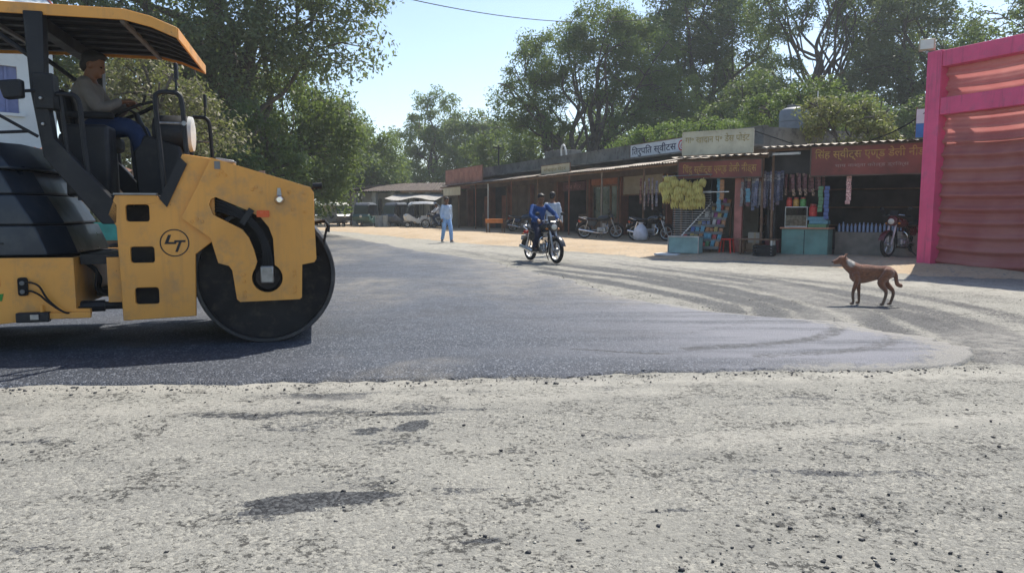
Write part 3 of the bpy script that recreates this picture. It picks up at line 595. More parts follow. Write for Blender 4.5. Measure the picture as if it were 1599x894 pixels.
def person(label, J, loc, rz, shirt, trousers, sleeve=1., hair=True, shoes=M_shoe, tail=.10, group=None, vox=.0125):
    t = thing('person', label, 'person', loc, rz, group)
    J = {k: Vector(v) for k, v in J.items()}
    b = MB(); torso(b, J)
    hc = J['head']; look = Vector(J.get('look', (1, 0, 0))).normalized(); upv = (hc - J['neck']).normalized(); sd = upv.cross(look).normalized(); fwv = sd.cross(upv).normalized()
    M = Matrix((fwv, sd, upv)).transposed()
    b.tube([J['neck'] - upv * .05, J['neck'] + upv * .04, hc - upv * .02 - fwv * .01], [.062, .055, .055], 12)
    b.ell(hc + M @ V3(-.012, 0, .03), (.098, .078, .095), 16, 12, M); b.ell(hc + M @ V3(.022, 0, -.045), (.068, .058, .072), 14, 10, M)
    b.ell(hc + M @ V3(.092, 0, -.022), (.022, .014, .026), 8, 6, M); b.ell(hc + M @ V3(.082, 0, -.078), (.016, .026, .012), 8, 6, M); b.ell(hc + M @ V3(.078, 0, .022), (.018, .05, .012), 8, 6, M)
    for s in (1, -1): b.ell(hc + M @ V3(-.005, s * .078, -.008), (.022, .011, .034), 8, 6, M)
    for s in 'LR':
        limb(b, [J['sh' + s], J['el' + s], J['wr' + s]], [.052, .040, .027])
        limb(b, [J['hip' + s], J['kn' + s], J['an' + s]], [.085, .055, .038])
        d = (J['wr' + s] - J['el' + s]); hd = Vector(J['hd' + s]) if 'hd' + s in J else d
        hand(b, J['wr' + s], hd, Vector(J.get('hn' + s, (0, 1 if s == 'L' else -1, 0))), J.get('curl', V3(.5, 0, 0)).x)
        limb(b, [J['an' + s], J['toe' + s]], [.036, .03])
    body = remeshed(b, 'body', M_skin, t, vox, 3 if vox < .011 else 2)
    # eyes
    for s in (1, -1): MB().ell(hc + M @ V3(.079, s * .030, .004), (.010, .014, .008), 8, 6, M).build('eye', pm('eye_dark', (.02, .015, .012), .2), body)
    g = MB(); torso(g, J, .017, -.2, .96)
    hem = J['pelvis'] + (J['pelvis'] - J['chest']).normalized() * tail
    for s in 'LR':
        e = J['el' + s].lerp(J['wr' + s], .86) if sleeve > .9 else J['el' + s].lerp(J['sh' + s], 1 - sleeve * 1.4 if sleeve < .7 else .0)
        pts = [J['sh' + s], J['el' + s], e] if sleeve > .9 else [J['sh' + s], J['sh' + s].lerp(J['el' + s], .85)]
        limb(g, pts, [.064, .055, .045][:len(pts)])
    so = remeshed(g, 'shirt', shirt, t, .014, 5); folds(so, .022)
    g = MB(); torso(g, J, .014, -.2, .30)
    for s in 'LR': limb(g, [J['hip' + s], J['kn' + s], J['an' + s] + (J['kn' + s] - J['an' + s]) * .08], [.105, .078, .066])
    so = remeshed(g, 'trousers', trousers, t, .014, 5); folds(so, .018)
    if hair:
        h = MB(); h.ell(hc + M @ V3(-.026, 0, .048), (.098, .087, .090), 16, 10, M); h.ell(hc + M @ V3(.03, 0, .098), (.062, .066, .036), 12, 8, M); h.ell(hc + M @ V3(-.06, 0, -.01), (.055, .074, .07), 12, 8, M)
        remeshed(h, 'hair', M_hair, t, .010, 2)
    for s in 'LR':
        a, to = J['an' + s], J['toe' + s]; f = (to - a); f.z = 0; f.normalize(); f2 = V3(-f.y, f.x, 0)
        m = MB(); m.loft([[a + f * x + f2 * w * c + V3(0, 0, z - a.z + J['sole'].x) for c, z in ((-1, 0), (1, 0), (1, h_), (.5, h_ + .012), (-.5, h_ + .012), (-1, h_))] for x, w, h_ in ((-.07, .028, .06), (-.05, .036, .075), (.05, .040, .065), (.13, .046, .040), (.18, .038, .03), (.20, .02, .02))])
        m.build('shoe', shoes, t, angle=60)
    return t
def fab(name, c, c2=None, var=.15): return pm(name, c, .85, var=var, vs=5, c2=c2, bump=.5, bs=14, bd=.03, spec=.2)
M_lblue = fab('cloth_light_blue', (.40, .50, .64)); M_lblue2 = fab('cloth_pale_blue', (.24, .40, .66)); M_blue = fab('cloth_royal_blue', (.022, .065, .20)); M_navy = fab('cloth_navy', (.018, .022, .045)); M_grey = fab('cloth_grey_beige', (.30, .28, .25)); M_jean = fab('cloth_jeans', (.018, .034, .085)); M_white = fab('cloth_white', (.62, .63, .66)); M_brown = fab('cloth_brown', (.06, .045, .035))
def check_cloth():
    t = NT('cloth_checked')
    w1 = t.n.new('ShaderNodeTexWave'); w1.bands_direction = 'Z'; w1.inputs['Scale'].default_value = 9; t.l.new(t.co(), w1.inputs[0])
    w2 = t.n.new('ShaderNodeTexWave'); w2.bands_direction = 'Y'; w2.inputs['Scale'].default_value = 9; t.l.new(t.co(), w2.inputs[0])
    f = t.math('MAXIMUM', t.ramp(w1.outputs['Fac'], .6, .9), t.ramp(w2.outputs['Fac'], .6, .9))
    t.bump(t.noise(14, 4), .5, .03)
    return t.set(Base_Color=t.mix(f, (.58, .60, .63), (.20, .26, .36)), Roughness=.85)
M_check = check_cloth()
STAND = dict(pelvis=(0, 0, .93), chest=(0, 0, 1.24), neck=(.0, 0, 1.47), head=(.03, 0, 1.60), shL=(0, .165, 1.385), shR=(0, -.165, 1.385), elL=(-.04, .225, 1.11), elR=(-.02, -.23, 1.11), wrL=(.04, .24, .87), wrR=(.06, -.24, .87), hipL=(0, .09, .90), hipR=(0, -.09, .90), knL=(.02, .10, .50), knR=(.02, -.10, .50), anL=(-.02, .11, .08), anR=(-.02, -.11, .08), toeL=(.12, .13, .03), toeR=(.12, -.13, .03), sole=(0, 0, 0))
def J(**k): d = dict(STAND); d.update(k); return d
# roller operator
DR = J(pelvis=(-1.50, .84, 1.93), chest=(-1.53, .84, 2.18), neck=(-1.50, .84, 2.37), head=(-1.46, .84, 2.49), look=(1, -.1, -.08), shL=(-1.50, 1.02, 2.31), shR=(-1.50, .66, 2.31), elL=(-1.36, 1.08, 2.10), elR=(-1.38, .60, 2.09), wrL=(-1.22, .96, 2.16), wrR=(-1.22, .71, 2.155), hdL=(.09, -.03, .02), hdR=(.09, .03, .02), hnL=(0, .2, 1), hnR=(0, -.2, 1), curl=(.9, 0, 0), hipL=(-1.48, .93, 1.93), hipR=(-1.48, .75, 1.93), knL=(-1.12, .97, 1.91), knR=(-1.12, .70, 1.90), anL=(-1.04, .97, 1.43), anR=(-1.02, .69, 1.43), toeL=(-.90, .97, 1.36), toeR=(-.88, .69, 1.36), sole=(1.34, 0, 0))
M_shirt_op = fab('cloth_operator', (.15, .135, .118))
person('roller operator in beige shirt and blue jeans seated holding the wheel', DR, roller.location, R(15), M_shirt_op, M_jean, vox=.0095)
# walking man in pale blue
WK = J(knL=(.16, .10, .52), anL=(.20, .11, .09), toeL=(.33, .12, .05), knR=(-.04, -.10, .50), anR=(-.22, -.10, .10), toeR=(-.10, -.11, .03), elL=(-.10, .225, 1.11), wrL=(-.10, .24, .88), elR=(.0, -.23, 1.11), wrR=(.10, -.24, .90))
person('man in light blue shirt and trousers walking along the road edge', WK, (-2.52, 28.6, .015), R(-62), M_lblue, M_lblue2, shoes=pm('sandal', (.35, .33, .3), .7))
person('man in pale checked shirt walking away behind the motorcycle rider', WK, (1.10, 20.3, .0), R(72), M_check, M_brown)

# ------------------------------------------------------------------ motorcycles
M_paint = {'black': pm('bike_black', (.015, .016, .02), .25, var=.2, spec=.6, coat=.3), 'blue': pm('bike_blue', (.03, .07, .14), .25, coat=.3), 'dark': pm('bike_dark', (.03, .035, .04), .35), 'maroon': pm('bike_maroon', (.10, .012, .015), .3, coat=.3)}
M_alloy = pm('alloy_grey', (.42, .42, .42), .4, .7); M_lens = pm('lamp_lens', (.62, .60, .52), .12, var=.1, spec=.8); M_seatv = pm('seat_vinyl', (.02, .02, .022), .5); M_amber = pm('amber_lens', (.6, .2, .02), .25)
def motorcycle(label, paint, group='motorcycles', guard=True):
    t = thing('motorcycle', label, 'motorcycle', group=group); P = M_paint[paint]
    for wx in (.64, -.63):
        w = MB().lathe([(.255 + .045 * math.cos(a), .042 * math.sin(a)) for a in [2 * math.pi * k / 12 for k in range(12)]], (wx, 0, .30), 'y', 32, closed=True).build('tyre', M_rub, t)
        m = MB().lathe([(.222, -.028), (.205, -.024), (.205, .024), (.222, .028)], (wx, 0, .30), 'y', 32, closed=True)
        m.build('rim', M_alloy, w)
        for k in range(5):
            a = 2 * math.pi * k / 5 + .3; MB().tube([(wx + .04 * math.cos(a), 0, .30 + .04 * math.sin(a)), (wx + .21 * math.cos(a), 0, .30 + .21 * math.sin(a))], [.018, .013], 6).build('spoke', M_alloy, w)
        MB().lathe([(.001, -.05), (.05, -.05), (.065, -.02), (.065, .02), (.05, .05), (.001, .05)], (wx, 0, .30), 'y', 14).build('hub', M_alloy, w)
    for s in (1, -1):
        MB().tube([(.64, .075 * s, .30), (.50, .075 * s, .66), (.415, .075 * s, .90)], [.026, .026, .020], 10).build('fork', M_alloy, t)
        MB().tube([(-.63, .09 * s, .30), (-.28, .09 * s, .33), (.02, .08 * s, .34)], .022, 8).build('swing_arm', M_steel, t)
        MB().tube([(-.60, .11 * s, .36), (-.48, .11 * s, .70)], [.032, .024], 10).build('shock_absorber', M_chrome, t)
        mi = MB().tube([(.36, .24 * s, .99), (.36, .28 * s, 1.10), (.34, .32 * s, 1.14)], .008, 6).build('mirror_stalk', M_blk, t)
        MB().ell((.34, .34 * s, 1.15), (.016, .062, .038), 12, 8).build('mirror', M_blk, mi)
        MB().ell((.46, .15 * s, .80), (.035, .035, .024), 10, 6).build('indicator', M_amber, t); MB().ell((-.80, .12 * s, .66), (.03, .03, .022), 10, 6).build('indicator', M_amber, t)
        MB().tube([(.36, .20 * s, .985), (.30, .33 * s, .97)], .018, 8).build('grip', M_rub, t)
        MB().tube([(-.02, .10 * s, .28), (-.02, .26 * s, .28)], .016, 8).build('footpeg', M_rub, t)
        MB().prism([(-.45, .50), (-.18, .52), (-.15, .68), (-.48, .72)], .095 * s - .012, .095 * s + .012).build('side_panel', P, t, bevel=.008)
    MB().tube(smooth_path([(.36, .22, .985), (.40, .12, 1.0), (.415, .0, .985), (.40, -.12, 1.0), (.36, -.22, .985)], 4), .013, 8).build('handlebar', M_chrome, t)
    m = MB(); arc = [(.64 + .345 * math.cos(a), .30 + .345 * math.sin(a)) for a in np.linspace(.35, 2.5, 12)]
    m.loft([[(x, -.065, z - .02), (x, -.04, z), (x, .04, z), (x, .065, z - .02), (x, .04, z - .008), (x, -.04, z - .008)] for x, z in arc]).build('front_mudguard', P, t)
    arc = [(-.63 + .36 * math.cos(a), .30 + .36 * math.sin(a)) for a in np.linspace(.9, 3.0, 12)]
    MB().loft([[(x, -.08, z - .03), (x, -.05, z), (x, .05, z), (x, .08, z - .03), (x, .05, z - .01), (x, -.05, z - .01)] for x, z in arc]).build('rear_mudguard', P, t)
    MB().loft([[(x, w * math.cos(a) , z + h * math.sin(a)) for a in [2 * math.pi * k / 14 for k in range(14)]] for x, w, z, h in ((.38, .05, .84, .05), (.34, .12, .83, .10), (.20, .145, .82, .125), (.02, .135, .80, .115), (-.08, .10, .77, .085), (-.12, .06, .75, .05))]).build('fuel_tank', P, t)
    MB().loft([[(x, w * math.cos(a), z + (.05 * math.sin(a) if math.sin(a) > 0 else .03 * math.sin(a))) for a in [2 * math.pi * k / 12 for k in range(12)]] for x, w, z in ((-.06, .10, .77), (-.15, .13, .76), (-.35, .14, .77), (-.55, .13, .81), (-.72, .10, .83), (-.76, .06, .83))]).build('seat', M_seatv, t)
    MB().tube(smooth_path([(-.52, .13, .76), (-.75, .12, .83), (-.86, .0, .86), (-.75, -.12, .83), (-.52, -.13, .76)], 4), .014, 8).build('grab_rail', M_chrome, t)
    MB().loft([[(x, w * c, z + h * s) for c, s in ((-1, -.6), (-.6, -1), (.6, -1), (1, -.6), (1, .5), (.6, 1), (-.6, 1), (-1, .5))] for x, w, z, h in ((.40, .10, .86, .10), (.47, .115, .86, .12), (.525, .105, .85, .10), (.54, .09, .845, .085))]).build('headlamp_cowl', P, t)
    MB().ell((.53, 0, .845), (.035, .082, .072), 14, 10).build('headlamp', M_lens, t)
    MB().prism([(.42, .96), (.47, .96), (.40, 1.10), (.37, 1.10)], -.09, .09).build('visor', M_blk, t, bevel=.006)
    MB().box((-.86, 0, .70), (.05, .12, .07)).build('tail_lamp', M_red, t, bevel=.01); MB().box((-.93, 0, .56), (.01, .20, .12), ry=.3).build('number_plate', M_wht, t)
    e = MB().b2((-.12, -.12, .24), (.24, .12, .44)).build('engine', M_alloy, t, bevel=.03)
    for k in range(5): MB().lathe([(.085, 0), (.085, .018)], (.16, 0, .45 + k * .034), 'z', 14).box((.16, 0, .459 + k * .034), (.15, .15, .012)).build('cooling_fin', M_alloy, e)
    for s in (1, -1): MB().lathe([(.001, .035), (.075, .03), (.09, 0)] if s > 0 else [(.09, 0), (.075, -.03), (.001, -.035)], (.06, .12 * s, .33), 'y', 16).build('engine_cover', M_steel, e)
    MB().tube(smooth_path([(.22, -.06, .52), (.34, -.08, .42), (.26, -.11, .24), (0, -.13, .22), (-.3, -.14, .26)], 4), .020, 8).build('exhaust_pipe', M_chrome, t)
    MB().tube([(-.25, -.15, .25), (-.35, -.15, .27), (-.85, -.16, .36)], [.03, .048, .045], 12).build('silencer', M_chrome, t)
    MB().tube([(.40, 0, .88), (.30, 0, .68), (.26, 0, .40), (.22, 0, .24), (-.15, 0, .22), (-.25, 0, .45), (-.10, 0, .70), (.36, 0, .74)], .022, 8).build('frame', M_blk, t)
    if guard: MB().tube(smooth_path([(.30, -.06, .62), (.33, -.22, .60), (.31, -.27, .50), (.28, -.22, .32), (.24, -.05, .28)], 4), .014, 8).build('crash_guard', M_chrome, t); MB().tube(smooth_path([(.30, .06, .62), (.33, .22, .60), (.31, .27, .50), (.28, .22, .32), (.24, .05, .28)], 4), .014, 8).build('crash_guard', M_chrome, t)
    MB().tube([(-.05, .10, .24), (-.18, .26, .03)], .013, 6).build('side_stand', M_blk, t)
    return t
def place(o, loc, rz): o.location = loc; o.rotation_euler = (0, 0, rz); return o
mc = motorcycle('black motorcycle with round headlamp ridden along the road by man in blue', 'black')
dirv = math.atan2(17.0 - 18.9, 1.12 - .42)
MCL, MCR = (.74, 17.75, -.005), R(-63)
place(mc, MCL, MCR)
RD = J(pelvis=(-.26, 0, .90), chest=(-.22, 0, 1.18), neck=(-.14, 0, 1.38), head=(-.10, 0, 1.50), look=(1, -.15, -.1), shL=(-.16, .19, 1.32), shR=(-.16, -.19, 1.32), elL=(.02, .33, 1.12), elR=(.02, -.33, 1.12), wrL=(.25, .27, 1.01), wrR=(.25, -.27, 1.01), hdL=(.08, .02, -.03), hdR=(.08, -.02, -.03), hnL=(0, .1, 1), hnR=(0, -.1, 1), curl=(1., 0, 0), hipL=(-.24, .10, .88), hipR=(-.24, -.10, .88), knL=(.12, .20, .68), knR=(.12, -.20, .68), anL=(-.06, .20, .34), anR=(-.06, -.20, .34), toeL=(.08, .21, .30), toeR=(.08, -.21, .30), sole=(.265, 0, 0))
person('motorcycle rider in royal blue shirt and dark trousers gripping the handlebar', RD, MCL, MCR, M_blue, M_navy)
for lab, pnt, loc, rz in (('dark blue motorcycle parked left of the rider in the awning shade', 'blue', (.62, 39.6, .125), R(-25)), ('black motorcycle parked side-on before the glass shop door', 'dark', (3.55, 29.9, .12), R(-12)), ('dark motorcycle parked beside the white sack under the awning', 'black', (5.15, 27.6, .12), R(-35)), ('motorcycle with round headlamp half hidden behind the pink gate post', 'maroon', (9.35, 17.75, .12), R(215)), ('dark motorcycle carrying a man in white shirt beside the white vehicle', 'dark', (-5.05, 48.6, .1), R(200))):
    place(motorcycle(lab, pnt), loc, rz)
person('man in white shirt sitting on a parked motorcycle at the far shops', {**RD, 'wrL': (.16, .26, 1.03), 'wrR': (.16, -.26, 1.03)}, (-5.05, 48.6, .1), R(200), M_white, M_jean)

# ------------------------------------------------------------------ dog
def build_dog():
    t = thing('dog', 'thin reddish brown dog with white neck patch standing on the road', 'dog', (4.63, 9.52, -.004), R(180 - 17)); t.scale = (.80, .86, .86)
    m = MB()
    rings = []
    for x, z, w, h in ((.31, .49, .06, .09), (.26, .475, .095, .130), (.18, .465, .108, .148), (.08, .468, .105, .142), (-.04, .48, .094, .120), (-.14, .492, .084, .100), (-.22, .495, .086, .102), (-.29, .49, .078, .094), (-.34, .485, .045, .06)):
        rings.append([(x, w * math.cos(a), z + h * math.sin(a)) for a in [2 * math.pi * k / 18 for k in range(18)]])
    m.loft(rings)
    limb(m, [V3(.22, 0, .52), V3(.32, 0, .585), V3(.39, 0, .64)], [.110, .090, .074])
    m.ell((.425, 0, .672), (.082, .068, .066), 14, 10); m.tube([(.45, 0, .66), (.51, 0, .645), (.560, 0, .630)], [.055, .042, .030], 12); m.ell((.568, 0, .640), (.014, .016, .013), 8, 6)
    m.tube([(.45, 0, .65), (.50, 0, .632), (.545, 0, .620)], [.03, .022, .014], 8)
    for s in (1, -1):
        m.tube([(.39, .040 * s, .715), (.375, .052 * s, .755), (.352, .055 * s, .775)], [.028, .020, .005], 8, sq=.5)
    # front legs: shoulder, elbow, wrist, paw
    for s, dx in ((1, .05), (-1, -.055)):
        limb(m, [V3(.22, .065 * s, .46), V3(.19 + dx * .3, .070 * s, .36), V3(.205 + dx, .068 * s, .19), V3(.195 + dx, .068 * s, .05)], [.066, .047, .026, .021])
        m.ell((.215 + dx, .068 * s, .02), (.040, .024, .020), 10, 7)
    # hind legs: hip, knee, hock, paw
    for s, dx in ((1, .10), (-1, -.05)):
        limb(m, [V3(-.25, .060 * s, .49), V3(-.205 + dx * .55, .072 * s, .345), V3(-.315 + dx * .85, .068 * s, .205), V3(-.285 + dx * .9, .068 * s, .045)], [.088, .060, .028, .022])
        m.ell((-.265 + dx * .9, .068 * s, .02), (.040, .024, .020), 10, 7)
    m.tube(smooth_path([(-.32, 0, .53), (-.365, 0, .475), (-.38, 0, .39), (-.40, 0, .325), (-.445, 0, .305), (-.475, 0, .315)], 5), list(np.linspace(.030, .034, 20)) + [.034, .034, .032, .028, .022, .012], 10)
    t2 = NT('dog_coat'); sx = t2.n.new('ShaderNodeSeparateXYZ'); t2.l.new(t2.co(), sx.inputs[0])
    c = t2.mix(t2.ramp(t2.noise(9, 6), .3, .7), (.235, .090, .044), (.32, .135, .068))
    c = t2.mix(t2.ramp(t2.math('ADD', sx.outputs[2], t2.math('MULTIPLY', t2.noise(12), .1)), .34, .20), c, (.20, .12, .075))
    dx_ = t2.math('SUBTRACT', sx.outputs[0], .30); dz_ = t2.math('SUBTRACT', sx.outputs[2], .645)
    dd = t2.math('SQRT', t2.math('ADD', t2.math('MULTIPLY', dx_, dx_), t2.math('MULTIPLY', dz_, dz_)))
    c = t2.mix(t2.ramp(t2.math('ADD', dd, t2.math('MULTIPLY', t2.math('SUBTRACT', t2.noise(28, 5, .7), .5), .10)), .085, .04), c, (.60, .53, .45))
    c = t2.mix(t2.math('MULTIPLY', t2.ramp(t2.noise(55, 4, .8, t2.scaled((.35, 1, 1))), .45, .62), .5), c, (.06, .03, .02))
    t2.bump(t2.noise(70, 4, .8, t2.scaled((.35, 1, 1))), .9, .02)
    t2.set(Base_Color=c, Roughness=.9, Specular_IOR_Level=.15, Sheen_Weight=.4)
    b = remeshed(m, 'body', t2.m, t, .0085, 5)
    for s in (1, -1): MB().ell((.475, .040 * s, .695), (.010, .007, .009), 8, 6).build('eye', pm('eye_dark', (.02, .015, .012), .2), b)
    MB().ell((.578, 0, .642), (.012, .015, .011), 8, 6).build('nose', M_rub, b)
build_dog()
# ------------------------------------------------------------------ writing
def text_mesh(txt, name, mat, parent, width, height, loc, rx=R(90), depth=.002, shear=0, bold=.0):
    c = bpy.data.curves.new(name, 'FONT'); c.body = txt; c.size = 1; c.align_x = 'LEFT'; c.resolution_u = 3; c.offset = bold
    tmp = bpy.data.objects.new('tmp_text', c); col.objects.link(tmp)
    dg = bpy.context.evaluated_depsgraph_get(); me = bpy.data.meshes.new_from_object(tmp.evaluated_get(dg)); bpy.data.objects.remove(tmp); bpy.data.curves.remove(c)
    n = len(me.vertices)
    if n == 0: return None
    co = np.zeros(n * 3); me.vertices.foreach_get('co', co); co = co.reshape(-1, 3); lo, hi = co.min(0), co.max(0)
    co[:, 0] = (co[:, 0] - lo[0]) / (hi[0] - lo[0]) * width; co[:, 1] = (co[:, 1] - lo[1]) / (hi[1] - lo[1]) * height
    out = np.stack([co[:, 0] + loc[0], 0 * co[:, 0] + loc[1], co[:, 1] + loc[2]], -1)
    me.vertices.foreach_set('co', out.ravel()); me.update(); me.materials.clear(); me.materials.append(mat); me.name = name
    o = bpy.data.objects.new(name, me); col.objects.link(o); o.parent = parent; return o

# ------------------------------------------------------------------ the long shop building (own frame: x along the front, y into the shops)
M_conc = pm('weathered_concrete', (.17, .165, .15), .9, var=.3, vs=.9, dirt=(.05, .05, .045), dirt_amt=.8, bump=.3, bs=14, bd=.02)
M_rust = pm('rust_brown_paint', (.20, .075, .045), .8, var=.25, vs=1.5, dirt=(.09, .05, .04), dirt_amt=.5)
M_brn = pm('brown_shutter', (.10, .070, .050), .75, var=.3, vs=1.2)
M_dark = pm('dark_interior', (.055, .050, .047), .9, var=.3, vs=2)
M_beige = pm('beige_wall', (.34, .30, .235), .9, var=.15, vs=1.2, dirt=(.2, .17, .13))
M_tin = pm('rusty_tin', (.33, .285, .235), .6, .25, var=.25, vs=2.5, dirt=(.20, .10, .055), dirt_amt=.7, orand=.4)
M_tinred = pm('red_rust_tin', (.24, .12, .08), .75, .1, var=.3, vs=3, dirt=(.10, .06, .05), dirt_amt=.6, orand=.3)
M_wood = pm('old_wood', (.17, .10, .06), .8, var=.3, vs=6)
M_floor = pm('shop_floor', (.22, .20, .17), .9, var=.2)
M_cream = pm('cream_board', (.55, .50, .36), .75, var=.12, vs=2, dirt=(.36, .30, .20), dirt_amt=.4)
M_creamtxt = pm('faded_ochre', (.36, .28, .12), .8, var=.2, vs=8)
M_brick = pm('faded_red_board', (.34, .15, .11), .8, var=.2, vs=2, dirt=(.40, .27, .2), dirt_amt=.5)
M_signred = pm('red_sign', (.19, .055, .042), .7, var=.25, vs=1.4, dirt=(.10, .05, .04), dirt_amt=.5)
M_signyel = pm('yellow_lettering', (.40, .24, .07), .7, var=.2, vs=8)
M_ink = pm('blue_black_ink', (.015, .02, .06), .7, var=.1)
M_whb = pm('white_board', (.66, .68, .70), .6, var=.08, vs=3, dirt=(.42, .42, .40), dirt_amt=.25)
M_dkglass = pm('dark_glass', (.03, .05, .05), .12, var=.4, vs=1.5, spec=.7)
ROW = ((5.92, 26.3, 0), R(-67))
def corrugated(L, Wd, n, amp=.018):
    m = MB(); vs = []; 
    for i in range(n + 1):
        x = Wd * i / n; z = amp * math.cos(math.pi * i); vs += [(x, 0, z), (x, L, z)]
    return m.add(vs, [(2 * i, 2 * i + 1, 2 * i + 3, 2 * i + 2) for i in range(n)])
def build_row():
    t = thing('shop_building', 'long single storey row of open brown shops with weathered concrete parapet', 'building', *ROW)
    x0, x1 = -28.0, 2.0
    MB().b2((x0, 2.0, .0), (x1, 7.0, .14)).build('floor_slab', M_floor, t)
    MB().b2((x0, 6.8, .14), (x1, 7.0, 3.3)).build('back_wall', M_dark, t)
    for x in (x0, x1 - .2): MB().b2((x, 2.3, .14), (x + .2, 6.8, 3.3)).build('end_wall', M_conc, t)
    MB().b2((x0, 1.85, 3.3), (x1, 7.05, 3.46)).build('roof_slab', M_conc, t)
    MB().b2((x0, 1.15, 3.38), (x1, 1.85, 3.45)).build('eave_slab', M_conc, t)
    MB().b2((x0, 1.9, 3.46), (x1 - .15, 2.05, 4.03)).build('parapet', M_conc, t); MB().b2((x1 - .15, 1.9, 3.46), (x1, 7.0, 4.03)).build('parapet', M_conc, t); MB().b2((x0, 1.87, 4.03), (x1 + .02, 2.08, 4.08)).build('parapet_coping', M_conc, t)
    MB().b2((x0, 2.0, 2.75), (x1, 2.18, 3.3)).build('lintel', M_brn, t)
    cols = [-27.8, -23.6, -20.5, -17.1, -13.7, -10.2, -7.3, -3.7, -.4, 1.75]
    for x in cols:
        c = MB().b2((x - .17, 1.93, .14), (x + .17, 2.35, 2.75)).build('column', M_rust, t, bevel=.01)
        MB().b2((x - .06, 1.90, .14), (x + .06, 1.93, 2.75)).build('column_band', M_brn, c)
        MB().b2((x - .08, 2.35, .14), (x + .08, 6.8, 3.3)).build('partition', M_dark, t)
    bays = list(zip(cols[:-1], cols[1:]))
    for i, (a, b) in enumerate(bays):
        a += .17; b -= .17
        if i in (2, 3):      # closed plank shutters
            n = 9
            for k in range(n):
                xa = a + (b - a) * k / n; MB().b2((xa + .006, 2.12 + .012 * (k % 2), .15), (xa + (b - a) / n - .006, 2.16 + .012 * (k % 2), 2.74)).build('shutter_plank', M_brn, t)
        elif i == 5:         # glazed double door with orange lintel
            MB().b2((a, 2.02, 2.45), (b, 2.12, 2.74)).build('door_lintel', pm('orange_lintel', (.30, .10, .04), .7), t)
            for k in range(3):
                xa = a + (b - a) * k / 3; w = (b - a) / 3
                d = MB().prism([(xa + .01, .15), (xa + w - .01, .15), (xa + w - .01, 2.44), (xa + .01, 2.44)], 2.10, 2.15, holes=[[(xa + .08, .9), (xa + w - .08, .9), (xa + w - .08, 2.36), (xa + .08, 2.36)]]).build('door_leaf', M_wood, t)
                MB().b2((xa + .08, 2.12, .9), (xa + w - .08, 2.13, 2.36)).build('pane', M_dkglass, d)
        elif i == 6:
            MB().b2((a, 2.05, 1.95), (b, 2.12, 2.74)).build('upper_panel', M_beige, t)
            MB().b2((a, 2.02, 1.90), (b, 2.08, 1.96)).build('panel_rail', M_wood, t)
        elif i == 4:
            p = MB().b2((a + .4, 2.04, 2.25), (b - .3, 2.08, 2.70)).build('inner_board', pm('plum_board', (.10, .04, .05), .7), t)
            text_mesh('पान सेंटर', 'lettering', pm('dull_pink', (.30, .14, .16), .8), p, 1.6, .28, (a + .8, 2.035, 2.33))
            MB().b2((a, 3.2, .14), (b, 3.8, 1.05)).build('inner_counter', M_wood, t)
        elif i in (0, 1):
            MB().b2((a, 3.0, .14), (b - 1.2, 3.6, 1.1)).build('inner_counter', M_wood, t)
            for k in range(3): MB().b2((a + .1, 6.3, .9 + k * .6), (b - .1, 6.75, .94 + k * .6)).build('shelf', M_wood, t)
            MB().b2((b - 1.1, 2.1, .15), (b - .1, 2.15, 2.2)).build('door_leaf', M_rust, t)
    # awning of tin sheets on a timber edge beam and thin posts
    MB().tube([(x0, .06, 2.84), (x1 - 1.5, .06, 2.88)], .045, 8).build('awning_beam', M_wood, t)
    src = None; x = x0
    for k in range(27):
        w = 1.08; m = corrugated(2.15, w + .08, 14)
        if src is None or k % 9 == 0: src = m.build('awning_sheet', M_tin, t, angle=80); o = src
        else: o = inst(src, 'awning_sheet', t)
        o.location = (x, -.10 + random.uniform(-.09, .07), 2.93 + random.uniform(-.012, .02) + .004 * (k % 3)); o.rotation_euler = (R(9.6 + random.uniform(-.7, .7)), random.uniform(-.012, .012), 0); x += w
    for x, mt in ((-27.3, M_wood), (-24.2, M_wood), (-21, M_rust), (-18.9, M_wht), (-15.4, M_rust), (-12.0, M_wood), (-8.6, M_rust), (-5.6, M_tin), (-2.4, M_wood)):
        MB().tube([(x, .06, .08), (x + .02, .06, 2.84)], .038, 8).build('awning_post', mt, t)
    for k in range(10): MB().tube([(-26.5 + 2.9 * k, .05, 2.88), (-26.5 + 2.9 * k, 2.0, 3.18)], .03, 6).build('awning_rafter', M_wood, t)
    # little things on the roof line
    MB().b2((-15.9, 2.3, 3.46), (-14.0, 3.6, 4.5)).build('stair_head', M_conc, t, bevel=.02)
    MB().tube(smooth_path([(-14.0, 2.4, 4.0), (-13.95, 2.35, 4.5), (-13.7, 2.35, 4.72), (-13.45, 2.35, 4.45), (-13.4, 2.4, 4.05)], 4), .05, 8).build('vent_pipe', M_wht, t)
    return t
build_row()
def fr(base, x, y, z=0):
    (ox, oy, oz), a = base; return (ox + x * math.cos(a) - y * math.sin(a), oy + x * math.sin(a) + y * math.cos(a), oz + z)
